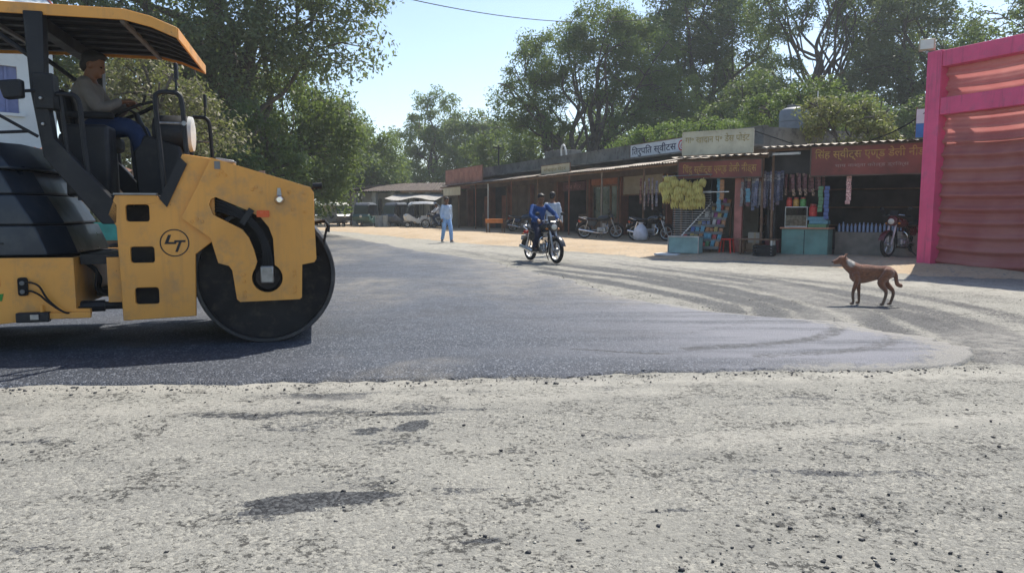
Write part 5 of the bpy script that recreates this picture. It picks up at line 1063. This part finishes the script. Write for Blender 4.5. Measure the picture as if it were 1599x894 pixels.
def rickshaw(label, body, top, loc, rz, group='auto rickshaws'):
    t = thing('auto_rickshaw', label, 'auto rickshaw', loc, rz, group)
    MB().prism([(-1.25, .30), (.35, .30), (.45, .42), (1.05, .50), (1.15, .80), (.95, .98), (.35, .62), (.10, .62), (.0, .82), (-1.20, .82), (-1.30, .70)], -.60, .60).build('body', body, t, bevel=.04)
    MB().loft([[(x, -w, z), (x, -w * .8, z + h), (x, w * .8, z + h), (x, w, z)] for x, w, z, h in ((.80, .50, 1.50, .10), (.62, .60, 1.60, .16), (-.3, .62, 1.62, .18), (-1.0, .62, 1.58, .16), (-1.28, .58, 1.40, .10))]).build('hood', top, t, bevel=.03)
    MB().prism([(-1.28, .80), (-1.20, .80), (-1.20, 1.5), (-1.28, 1.45)], -.58, .58).build('rear_curtain', top, t)
    w_ = MB().prism([(.93, .96), (.97, .96), (.80, 1.55), (.76, 1.55)], -.48, .48).build('windscreen', M_dkglass, t)
    for s in (1, -1):
        MB().tube([(.95, .50 * s, .95), (.78, .52 * s, 1.56)], .022, 6).build('screen_pillar', M_blk, t); MB().tube([(-.10, .58 * s, .62), (-.12, .58 * s, 1.62)], .02, 6).build('side_pillar', M_blk, t)
        w = MB().lathe([(.16 + .05 * math.cos(a), .05 * math.sin(a)) for a in [2 * math.pi * k / 10 for k in range(10)]], (-.85, .50 * s, .21), 'y', 20, closed=True).build('wheel', M_rub, t); MB().lathe([(.001, -.04), (.12, -.04), (.12, .04), (.001, .04)], (-.85, .50 * s, .21), 'y', 14).build('rim', M_alloy, w)
    w = MB().lathe([(.16 + .05 * math.cos(a), .05 * math.sin(a)) for a in [2 * math.pi * k / 10 for k in range(10)]], (.92, 0, .21), 'y', 20, closed=True).build('wheel', M_rub, t); MB().lathe([(.001, -.04), (.12, -.04), (.12, .04), (.001, .04)], (.92, 0, .21), 'y', 14).build('rim', M_alloy, w)
    MB().loft([[(x, -.14, .42), (x, .14, .42), (x, .10, z), (x, -.10, z)] for x, z in ((.72, .46), (.95, .50), (1.18, .44))]).build('front_mudguard', body, t)
    MB().ell((1.13, 0, .82), (.06, .10, .10), 12, 8).build('headlamp', M_lens, t)
    MB().b2((-1.0, -.5, .62), (-.4, .5, .86)).build('seat', M_seatv, t, bevel=.04); MB().b2((.0, -.25, .70), (.3, .25, .86)).build('driver_seat', M_seatv, t, bevel=.03)
    return t
M_olive = pm('rick_body_dark', (.05, .055, .06), .4, var=.2); M_rcream = pm('rick_hood_cream', (.58, .56, .47), .7)
M_rgrn = pm('rick_body_green', (.04, .10, .09), .45); M_rhood = pm('rick_hood_grey', (.07, .085, .11), .7)
rickshaw('dark auto rickshaw with cream hood parked at the far road end', M_olive, M_rcream, (-12.5, 53.2, .05), R(-50))
rickshaw('dark auto rickshaw with grey hood parked before the tiled house', M_rgrn, M_rhood, (-10.6, 53.6, .05), R(-95))
rickshaw('blue grey auto rickshaw parked between tiled house and white vehicle', M_rhood, M_rhood, (-8.2, 53.0, .05), R(-120))
rickshaw('white electric rickshaw with flat pale roof parked by the far shops', M_wht, M_whb, (-6.3, 51.2, .08), R(195))
rickshaw('pale rickshaw seen just past the nose of the road roller', M_wht, M_rcream, (-15.0, 56.0, .03), R(-60))
for j, (x, y, lab, c) in enumerate(((-9.3, 51.9, 'grey blue metal drum standing before the tiled house, left', (.16, .20, .24)), (-8.95, 52.1, 'pale grey metal drum standing before the tiled house, right', (.30, .33, .34)))):
    t = thing('metal_drum', lab, 'drum', (x, y, .05), 0, 'metal drums'); MB().lathe([(.001, 0), (.29, 0), (.30, .02), (.29, .3), (.305, .31), (.29, .32), (.29, .58), (.305, .59), (.29, .6), (.29, .86), (.30, .88), (.27, .88), (.27, .86), (.001, .86)], (0, 0, 0), 'z', 20).build('shell', pm('drum_paint_%d' % j, c, .5), t); MB().lathe([(.001, .86), (.03, .86), (.03, .885), (.001, .885)], (.15, 0, 0), 'z', 10).build('bung', M_steel, t)

# white house behind the roller
WH = ((-16.9, 18.5, .05), R(44))
wh = thing('white_house', 'tall white house with blue shuttered window and red roof edge behind roller', 'house', *WH)
M_wall = pm('lime_wall', (.62, .66, .66), .85, var=.08, vs=.6, dirt=(.42, .44, .42), dirt_amt=.35)
# local x runs away along the road, y to the left, so the wall faces the road at y=0
win = [[(3.55, 3.9), (4.1, 3.9), (4.1, 5.2), (3.55, 5.2)], [(2.3, 3.9), (2.85, 3.9), (2.85, 5.2), (2.3, 5.2)], [(2.2, .9), (3.1, .9), (3.1, 2.2), (2.2, 2.2)]]
MB().prism([(-6, 0), (5, 0), (5, 6.6), (-6, 6.6)], 0, .25, holes=win).build('front_wall', M_wall, wh)
MB().b2((4.75, .25, 0), (5.0, 8, 6.6)).build('end_wall', M_wall, wh); MB().b2((-6, .25, 0), (-5.75, 8, 6.6)).build('end_wall', M_wall, wh); MB().b2((-6, 8.0, 0), (5, 8.2, 6.6)).build('back_wall', M_wall, wh)
M_shut = pm('blue_shutter', (.16, .19, .36), .6, var=.15)
for w in win:
    f = MB().b2((w[0][0] - .001, .10, w[0][1]), (w[1][0] + .001, .16, w[2][1])).build('window', M_shut, wh); cx = (w[0][0] + w[1][0]) / 2
    MB().b2((cx - .03, .06, w[0][1]), (cx + .03, .10, w[2][1])).build('window_post', M_shut, f); MB().b2((w[0][0] - .12, -.08, w[0][1] - .08), (w[1][0] + .12, .0, w[0][1])).build('sill', M_wall, f)
M_redt = pm('red_trim', (.34, .07, .05), .7)
MB().b2((-6.4, -.55, 2.55), (5.2, .0, 2.68)).build('ledge', M_wall, wh); MB().b2((-6.4, -.58, 2.52), (5.2, -.55, 2.71)).build('ledge_trim', M_redt, wh)
MB().prism([(-.7, 6.55), (8.6, 6.55), (4.0, 8.6)], -6.3, 5.3, plane='yz').build('roof', M_wall, wh); 
for x in (-6.33, 5.3): MB().prism([(-.75, 6.5), (-.55, 6.5), (4.0, 8.5), (8.5, 6.5), (8.7, 6.5), (4.0, 8.75)], x, x + .03, plane='yz').build('roof_trim', M_redt, wh)
MB().b2((-6.3, -.78, 6.40), (5.3, -.72, 6.62)).build('roof_trim', M_redt, wh)
# tin roofed lean-to beside it
lt = thing('lean_to_shed', 'open shed with rusty tin roof behind the roller hood', 'shed', (-9.2, 13.6, .05), R(50))
m = None
for k in range(5):
    if m is None: m = corrugated(2.6, 1.06, 14).build('roof_sheet', M_tinred, lt, angle=80); o = m
    else: o = inst(m, 'roof_sheet', lt)
    o.location = (-3 + k * 1.0, -.4, 1.95 + .004 * (k % 2)); o.rotation_euler = (R(12), 0, 0)
for x in (-2.9, -.5, 1.9):
    for y in (-.2, 1.9): MB().tube([(x, y, 0), (x, y, 1.98 if y < 0 else 2.4)], .04, 6).build('post', M_wood, lt)
MB().b2((-3, 1.95, 0), (2.1, 2.0, 2.3)).build('back_sheet', M_pale, lt)
hc_ = thing('hand_cart', 'teal green wooden hand cart standing behind the roller', 'cart', (-7.6, 13.2, 0), R(20))
M_teal = pm('teal_cart', (.04, .26, .22), .6, var=.2)
MB().b2((-.9, -.5, .62), (.9, .5, .70)).build('deck', M_wood, hc_); MB().b2((-.9, -.52, .70), (.9, -.48, 1.0)).build('side_board', M_teal, hc_); MB().b2((-.9, .48, .70), (.9, .52, 1.0)).build('side_board', M_teal, hc_); MB().b2((-.92, -.5, .70), (-.88, .5, 1.0)).build('end_board', M_teal, hc_)
for x in (-.6, .6):
    for y in (-.55, .55):
        w = MB().lathe([(.30 + .03 * math.cos(a), .025 * math.sin(a)) for a in [2 * math.pi * k / 8 for k in range(8)]], (x, y, .33), 'y', 24, closed=True).build('wheel', M_rub, hc_)
        for k in range(6): MB().tube([(x, y, .33), (x + .29 * math.cos(k * 1.047), y, .33 + .29 * math.sin(k * 1.047))], .01, 5).build('spoke', M_steel, w)
for x in (-.85, .85):
    for y in (-.45, .45): MB().tube([(x, y, .7), (x, y, 1.9)], .02, 6).build('pole', M_wood, hc_)
# ------------------------------------------------------------------ trees
M_bark = pm('bark', (.085, .068, .055), .9, var=.3, vs=3, bump=.6, bs=12, bd=.05)
def leaf_mat(name, c1, c2, c3, trans=.35):
    t = NT(name)
    a = t.mix(t.ramp(t.noise(.35, 4, .6), .35, .65), c1, c2)
    a = t.mix(t.math('MULTIPLY', t.island(), .55), a, c3)
    t.set(Base_Color=a, Roughness=.55, Specular_IOR_Level=.35)
    tr = t.n.new('ShaderNodeBsdfTranslucent'); t.val(tr.inputs[0], t.mix(.6, a, (.24, .32, .05))); mx = t.n.new('ShaderNodeMixShader'); mx.inputs[0].default_value = trans
    t.l.new(t.p.outputs[0], mx.inputs[1]); t.l.new(tr.outputs[0], mx.inputs[2]); t.l.new(mx.outputs[0], t.out.inputs[0])
    return t.m
L_dark = leaf_mat('leaf_dark', (.052, .094, .034), (.080, .128, .044), (.130, .175, .07), .42)
L_mid = leaf_mat('leaf_mid', (.072, .130, .034), (.110, .172, .046), (.170, .225, .075), .42)
L_bright = leaf_mat('leaf_bright', (.095, .17, .035), (.13, .22, .05), (.19, .26, .08), .45)
L_dusty = leaf_mat('leaf_dusty', (.076, .108, .055), (.110, .138, .070), (.175, .195, .12), .42)
L_dry = leaf_mat('leaf_dry', (.14, .125, .07), (.19, .165, .095), (.26, .22, .13))
def leaves_np(rs, C, Rad, per, size, flat=.75, droop=.3):
    k = len(C); n = k * per
    d = rs.normal(size=(n, 3)); d /= np.linalg.norm(d, axis=1)[:, None]
    r = rs.rand(n) ** .45
    P = np.repeat(C, per, 0) + d * (r * np.repeat(Rad, per))[:, None] * np.array([1, 1, flat])
    nrm = d * .7 + rs.normal(size=(n, 3)) * .6 + np.array([0, 0, .5]); nrm /= np.linalg.norm(nrm, axis=1)[:, None]
    a = np.cross(nrm, rs.normal(size=(n, 3))); a /= np.linalg.norm(a, axis=1)[:, None]; a[:, 2] -= droop * rs.rand(n); b = np.cross(nrm, a)
    s = (size * (.6 + .8 * rs.rand(n)))[:, None]
    w = s * .42
    V = np.stack([P - a * s * .5, P + b * w * .5, P + a * s * .5, P - b * w * .5], 1).reshape(-1, 3)
    return V, np.arange(n * 4).reshape(-1, 4)
def tree(label, base, H, crown, trunk_r, mat, seed, nclus=170, per=110, size=.24, crad=(.55, 1.15), limbs=7, lean=(0, 0), trunk_h=None, name='broadleaf_tree', group='trees', hollow=.45, bark=None):
    """crown: list of (dx, dy, z, rx, ry, rz) lobes about the base"""
    rs = np.random.RandomState(seed); rd = random.Random(seed); nclus = int(nclus * 1.25)
    t = thing(name, label, 'tree', base, 0, group)
    th = trunk_h or H * .35
    crown = np.array(crown, float)
    m = MB(); top = Vector((lean[0], lean[1], th))
    tp = [Vector((0, 0, -.3)), Vector((lean[0] * .2, lean[1] * .2, th * .35)), top]
    m.tube(smooth_path(tp, 5), list(np.linspace(trunk_r * 1.25, trunk_r * .8, 11)), 10)
    # limbs run into the lobes
    vol = crown[:, 3] * crown[:, 4] * crown[:, 5]; segs = []
    for k in range(limbs):
        l = crown[k % len(crown)] if k < len(crown) else crown[rs.choice(len(crown), p=vol / vol.sum())]
        e = Vector(l[:3]) + Vector((l[3] * rd.uniform(-.75, .75), l[4] * rd.uniform(-.75, .75), l[5] * rd.uniform(.0, .75)))
        s = tp[1].lerp(top, rd.uniform(.35, 1.0)); L = (e - s).length
        ctl = [s] + [s.lerp(e, u) + Vector((rd.uniform(-1, 1), rd.uniform(-1, 1), rd.uniform(-.4, 1.2))) * L * .085 for u in (.22, .42, .62, .82)] + [e]
        pth = smooth_path(ctl, 4); r0 = trunk_r * rd.uniform(.26, .6)
        rr_ = np.linspace(r0, .03, len(pth)) ; m.tube(pth, list(rr_), 7); segs += [(p, r) for p, r in zip(pth[5:], rr_[5:])]
        for q in range(2):
            i = rd.randrange(6, len(pth) - 3); a_ = pth[i]; dv = (pth[i + 1] - pth[i - 1]).normalized(); ort = Vector((rd.uniform(-1, 1), rd.uniform(-1, 1), rd.uniform(.0, 1))).normalized(); l2 = L * rd.uniform(.18, .36)
            p2 = smooth_path([a_, a_ + (dv * .6 + ort * .4) * l2 * .45, a_ + (dv * .5 + ort * .8) * l2], 4); r2 = np.linspace(rr_[i] * .7, .02, len(p2)); m.tube(p2, list(r2), 5); segs += [(p, r) for p, r in zip(p2[2:], r2[2:])]
    # leaf clumps
    w = rs.choice(len(crown), nclus, p=vol ** .75 / (vol ** .75).sum())
    d = rs.normal(size=(nclus, 3)); d /= np.linalg.norm(d, axis=1)[:, None]; r = hollow + (1 - hollow) * rs.rand(nclus) ** .6
    C = crown[w, :3] + d * r[:, None] * crown[w, 3:6]
    SP = np.array([p[:] for p, _ in segs])
    for c in C[:int(nclus * .7)]:
        q = np.linalg.norm(SP - c, axis=1) + .6 * np.maximum(0, SP[:, 2] - c[2]); i = int(q.argmin()); a, ra = segs[i]; e = Vector(c); mid = a.lerp(e, .5) + Vector((0, 0, .12 * (e - a).length))
        m.tube([a, mid, e], [min(ra, .05), .03, .012], 4, cap=False)
    m.build('trunk', bark or M_bark, t, angle=80)
    Rad = rs.uniform(crad[0], crad[1], nclus)
    V, F = leaves_np(rs, C, Rad, int(per * 1.32), size * .78)
    o = mesh_np('crown', V, F, mat, t)
    return t
# big spreading tree on the left of the road, in the foreground of the wood
tree('huge dusty spreading tree with dense crown overhanging the roller', (-11.2, 30.5, 0), 22, [(-4, 0, 10, 5, 4, 4), (2.2, 0, 9.5, 4.0, 4, 3.2), (4.4, -.5, 11.2, 2.4, 3.0, 2.6), (4.0, -.5, 8.0, 1.8, 2.5, 1.6), (-1, 0, 14, 5.5, 4.5, 4), (-6, 1, 15, 5, 4, 4), (1.5, 0, 16.5, 4.5, 4, 3.2), (.2, 0, 7.2, 3.4, 3, 2.2), (-.5, -3.2, 9.5, 3.6, 1.6, 3.0), (-1.5, -3.0, 6.0, 3.4, 1.6, 2.0), (1.8, -2.8, 7.2, 2.4, 1.5, 2.0), (-4, -2.5, 12.5, 3.6, 2, 2.6)], .45, L_dusty, 11, 400, 120, .26, (.6, 1.2), 14, trunk_h=6)
tree('dark green tree below the huge dusty tree, right beside road', (-10.9, 36, 0), 11, [(0, 0, 5.5, 3.6, 3, 3.2), (1.6, 0, 4, 2.6, 2.5, 2.4), (-3, 0, 5, 3.2, 3, 3.5), (-.5, 0, 2.4, 4, 2.5, 1.8)], .35, L_dark, 12, 210, 110, .26, limbs=8, trunk_h=2.5)
tree('mid green tree rising behind the parked rickshaws', (-13.2, 62, 0), 12, [(0, 0, 6.5, 3.6, 3.5, 3.4), (2.4, 0, 5, 2.8, 2.8, 2.6), (-2.5, 0, 6.5, 3.5, 3, 4), (0, 0, 3.4, 4, 3, 2)], .3, L_mid, 13, 170, 100, .36, limbs=7, trunk_h=3)
tree('low dark tree at left road edge behind the roller nose', (-9.6, 27.2, 0), 6, [(0, 0, 3.0, 2.2, 2, 2.0), (-2.4, 0, 3.4, 2.2, 2, 2.4), (-.6, 0, 1.5, 2.6, 2, 1.3)], .2, L_dark, 14, 120, 110, .2, (.4, .8), limbs=6, trunk_h=1.4)
tree('dry brownish creeper covered tree behind the roller operator', (-9.3, 19.6, 0), 6, [(0, 0, 3.6, 1.5, 1.6, 1.7), (-1.5, .5, 4.0, 1.0, 1.2, 1.2), (1.0, .3, 2.8, 1.1, 1.2, 1.4), (-.3, 0, 1.6, 1.7, 1.4, 1.2)], .16, L_dry, 15, 150, 110, .15, (.35, .65), limbs=9, trunk_h=1.6)
tree('tall grey green tree standing behind the white house', (-21, 34, 0), 18, [(0, 0, 11, 5, 4, 5), (4, 0, 13, 4, 4, 4), (-3, 0, 8, 4, 3, 3)], .4, L_dusty, 16, 170, 100, .32, limbs=8, trunk_h=5)
tree('broad dark tree deep in the wood left of the road', (-18.5, 46, 0), 15, [(0, 0, 8, 5, 4, 5), (4, 0, 6, 4, 4, 4), (-4, 0, 7, 4, 4, 5), (1, 0, 3, 6, 3, 2.5)], .4, L_dark, 17, 200, 90, .4, limbs=7, trunk_h=4)
# the gap in the middle
tree('distant tall tree in the gap of sky at the road end', (-8.0, 78, 0), 15, [(0, 0, 11.0, 2.6, 2.6, 2.6), (-1.6, 0, 8.6, 2.6, 2.6, 2.2), (2.2, 0, 8.5, 2.6, 2.6, 2.2), (0, 0, 6, 4, 3.5, 2.4), (0, 0, 3, 5, 3, 2.5)], .35, L_mid, 21, 170, 90, .38, limbs=8, trunk_h=5)
tree('distant rounded tree right of the sky gap', (-3.6, 74, 0), 13, [(0, 0, 8.4, 3.0, 3, 2.8), (2.4, 0, 7.6, 2.6, 2.8, 2.6), (0, 0, 4.6, 4, 3, 2.6)], .3, L_dark, 22, 150, 90, .38, limbs=7, trunk_h=4)
tree('far low tree at the left side of the sky gap', (-15.5, 88, 0), 11, [(0, 0, 6, 4, 3, 3), (-3.5, 0, 7.5, 3.5, 3, 3.5), (3, 0, 4.6, 3.4, 3, 2.8)], .3, L_mid, 23, 140, 80, .45, limbs=6, trunk_h=3)
# behind the shops
tree('great open crowned tree with forked dark limbs behind the shop row', (4.6, 49, 0), 14.5, [(-3.6, 0, 8.6, 2.6, 2.6, 2.0), (-1.8, 0, 11.2, 2.6, 2.6, 1.9), (1.2, 0, 12.8, 2.8, 2.6, 1.8), (3.8, 0, 11.2, 2.6, 2.6, 2.2), (-2.4, 0, 6.4, 2.4, 2.2, 1.2), (5.2, 0, 8.2, 2.6, 2.4, 2.2), (1.2, .6, 9.4, 2.2, 2.2, 1.5), (3.0, .4, 6.4, 2.4, 2, 1.2)], .40, L_mid, 31, 380, 105, .24, (.45, .95), 22, (-.3, 0), 3.6)
tree('very tall dense tree reaching out of the picture behind the cream board', (13.0, 54, 0), 22, [(0, 0, 15, 4, 4, 3.5), (-2.5, 0, 12, 3.2, 3, 3), (2.8, 0, 13, 3.2, 3, 3.2), (0, 0, 9, 4, 3, 2.8), (1, 0, 18, 4, 4, 3)], .5, L_dark, 32, 360, 105, .28, (.6, 1.1), 12, (0, 0), 6)
tree('round dark tree in front of the tall ones above the water tank', (13.6, 42, 0), 9, [(0, 0, 6.6, 2.3, 2.2, 2.3), (-1.8, 0, 5.2, 2.0, 2, 2.0), (1.8, 0, 4.8, 2.2, 2, 2.0)], .28, L_dark, 33, 170, 110, .22, (.4, .8), 8, (0, 0), 3)
tree('thin open tree with bare branching trunk against the bright sky', (19.2, 47, 0), 17, [(-2.8, 0, 13.5, 2.2, 2, 1.8), (2.2, 0, 12.5, 2.0, 2, 2.2), (.2, 0, 16, 2.8, 2.6, 2), (-2.6, 0, 9.6, 1.8, 1.6, 1.2), (3.2, 0, 9.8, 1.8, 1.6, 1.4)], .26, L_mid, 34, 230, 85, .22, (.4, .85), 18, (.2, 0), 8.5)
tree('second slender trunk leaning right beside the thin open tree', (20.3, 48.5, 0), 16, [(2.2, 0, 14.5, 2.4, 2.2, 2.4), (3.6, 0, 11.5, 2.0, 2, 2.2)], .2, L_mid, 35, 110, 90, .24, (.4, .9), 8, (1.2, 0), 9)
tree('broad dark grey green tree left of the pink gate', (23.0, 44, 0), 15, [(0, 0, 11, 2.8, 2.6, 2.8), (-1.5, 0, 8, 2.6, 2.6, 2.4), (1.8, 0, 8, 2.6, 2.6, 2.8), (.5, 0, 13.6, 2.6, 2.4, 2.2), (0, 0, 5, 3.6, 2.6, 2)], .4, L_dusty, 36, 260, 110, .25, (.45, .95), 9, (0, 0), 4)
tree('dark tree rising behind the top of the pink gate', (24.5, 36, 0), 14, [(0, 0, 9.0, 3.4, 3, 2.6), (2.8, 0, 11.0, 3.0, 3, 2.4), (-1.6, 0, 6.6, 2.6, 2.4, 2.2), (3, 0, 7, 3.4, 3, 3)], .4, L_dark, 37, 240, 110, .24, (.45, .95), 9, (0, 0), 4)
tree('mid green tree filling behind the forked tree, right', (9.0, 60, 0), 12, [(0, 0, 7.2, 4, 3.5, 3.4), (3, 0, 6, 3.4, 3, 3), (0, 0, 3.5, 5, 3, 2.2)], .3, L_mid, 38, 170, 90, .33, limbs=7, trunk_h=3)
tree('dark tree filling behind the forked tree, left', (-.6, 58, 0), 10, [(0, 0, 5.6, 3.2, 3, 2.6), (3.4, 0, 5.2, 3.4, 3, 2.6), (0, 0, 3.2, 4.4, 3, 2)], .3, L_dark, 39, 170, 90, .33, limbs=7, trunk_h=3)
tree('tall shadowy tree between the open tree and the tall dense tree', (17.0, 58, 0), 18, [(0, 0, 9, 4, 3.5, 3.4), (-2, 0, 6, 4, 3, 3), (2.5, 0, 7, 3.6, 3, 3), (0, 0, 4, 5, 3, 2.4)], .4, L_dark, 40, 190, 90, .34, limbs=8, trunk_h=4)
tree('green tree low behind the stall roof and the bush', (21.0, 38, 0), 8, [(0, 0, 5.0, 2.4, 2.2, 2.0), (-2.6, 0, 4.8, 2.2, 2, 1.8), (2.4, 0, 4.2, 2.4, 2.2, 2)], .25, L_mid, 41, 160, 110, .22, (.4, .8), 8, (0, 0), 2.5)
tree('bright green bush growing over the parapet by the white signboard', (8.0, 35.5, 2.0), 4.5, [(-.6, 0, 2.5, 1.6, 1.3, .9), (1.6, -.6, 2.7, 1.6, 1.3, .75), (3.0, -1.2, 2.6, 1.3, 1.2, .7), (-2.2, .6, 2.0, 1.1, 1.1, .7)], .12, L_bright, 42, 130, 110, .17, (.3, .6), 8, (0, 0), 1.2, name='bush', group='bushes')
tree('yellowish leafy bush beside the antenna pole over the stall roof', (11.6, 24.6, .1), 5, [(0, 0, 3.7, .85, .8, .95), (-1.3, .6, 4.2, .8, .8, .6), (.5, 0, 3.0, .7, .7, .7)], .08, leaf_mat('leaf_yellowish', (.14, .16, .05), (.20, .19, .07), (.30, .24, .13), .4), 43, 80, 75, .16, (.22, .48), 7, (0, 0), 1.8, name='bush', group='bushes')
tree('green bush on the roof corner left of the water tank', (11.0, 31.5, 1.5), 5, [(0, 0, 3.8, 1.3, 1.2, .9), (1.8, 0, 4.2, 1.4, 1.2, .9), (3.2, .5, 3.9, 1.2, 1.2, .9)], .1, L_mid, 44, 110, 95, .18, (.3, .6), 8, (0, 0), 2, name='bush', group='bushes')
# the far wood: one mass nobody could count
rsW = np.random.RandomState(77); n = 520
xw = rsW.uniform(-95, 95, n); yw = rsW.uniform(92, 125, n) + np.abs(xw) * .05; zw = rsW.rand(n) ** .8 * np.where(np.abs(xw + 12) < 6, 4.5, 8.5 + 4 * fbm(xw * .08, yw * 0 + 3)) + .4
V, F = leaves_np(rsW, np.stack([xw, yw, zw], -1), rsW.uniform(1.4, 2.8, n), 75, .7)
tag(mesh_np('distant_wood', V, F, L_dark), 'far dark green wood along the horizon behind everything', 'wood', kind='stuff')
rsW = np.random.RandomState(78); n = 260
yw = rsW.uniform(22, 66, n); xw = -10.2 - (yw - 20) * .21 - rsW.rand(n) * 6; zw = rsW.rand(n) ** 1.2 * 2.8 + .2
V, F = leaves_np(rsW, np.stack([xw, yw, zw], -1), rsW.uniform(.5, 1.0, n), 80, .24)
tag(mesh_np('undergrowth', V, F, L_dark), 'dark undergrowth along the left side of the road', 'undergrowth', kind='stuff')

# ------------------------------------------------------------------ wires and poles
def wire(label, a, b, sag, r=.012):
    a, b = Vector(a), Vector(b); pts = [a.lerp(b, k / 24) + Vector((0, 0, -sag * 4 * (k / 24) * (1 - k / 24))) for k in range(25)]
    return tag(MB().tube(pts, r, 6).build('overhead_wire', M_rub), label, 'wire', 'overhead wires')
wire('black cable crossing the sky gap towards the forked tree', (-9.0, 24, 9.4), (7.5, 44, 12.2), .9, .018)
wire('thin pale wire running above the shop parapet', fr(ROW, -27, 1.7, 4.7), fr(ROW, 1.8, 1.7, 4.5), .12, .008)
wire('slack cable from the stall roof up to the cream board', fr(ST, 1.95, .2, 3.2), fr(ST, 3.1, .3, 2.75), .0, .014)
wire('pale rope slanting from the stall roof to the blue banner', fr(ST, 4.7, .6, 2.84), fr(ST, 5.9, .3, 3.4), .08, .018)
wire('thin wire crossing before the tall trees on the right', (5, 30, 9.0), (22, 26, 7.2), .3, .006)
wire('thin wire from the cream board to the antenna pole', fr(ROW, -10.5, .4, 3.5), fr(ROW, -7.0, 1.6, 3.3), .05, .012)
lp = thing('street_lamp', 'small street lamp on a thin pole far down the road', 'street lamp', (-14.2, 70, 0), 0)
MB().tube([(0, 0, 0), (0, 0, 8.3)], [.09, .05], 8).build('pole', M_steel, lp); MB().tube([(0, 0, 8.3), (1.0, 0, 8.5)], .03, 6).build('arm', M_steel, lp); MB().b2((.7, -.12, 8.45), (1.5, .12, 8.58)).build('lamp_head', M_rib, lp, bevel=.03)
lp = thing('utility_pole', 'dark thin utility pole behind the far red board', 'pole', fr(ROW, -24.5, 3.0, 3.4), 0)
MB().tube([(0, 0, 0), (0, 0, 2.2)], .05, 8).build('pole', M_blk, lp); MB().b2((-.35, -.03, 2.0), (.35, .03, 2.06)).build('cross_arm', M_blk, lp)

# ------------------------------------------------------------------ warm noon haze: one closed box of even air
hz = MB().b2((-640, -60, -1.2), (640, 640, 27)).build('haze', None, smooth=False); hz['kind'] = 'stuff'; hz['label'] = 'thin bluish noon haze hanging over the whole road'
t = NT('haze_air'); t.n.remove(t.p); v = t.n.new('ShaderNodeVolumePrincipled'); v.inputs['Color'].default_value = (.86, .93, 1, 1); v.inputs['Density'].default_value = .0009; v.inputs['Anisotropy'].default_value = .35
t.l.new(v.outputs[0], t.out.inputs['Volume']); hz.data.materials.append(t.m)
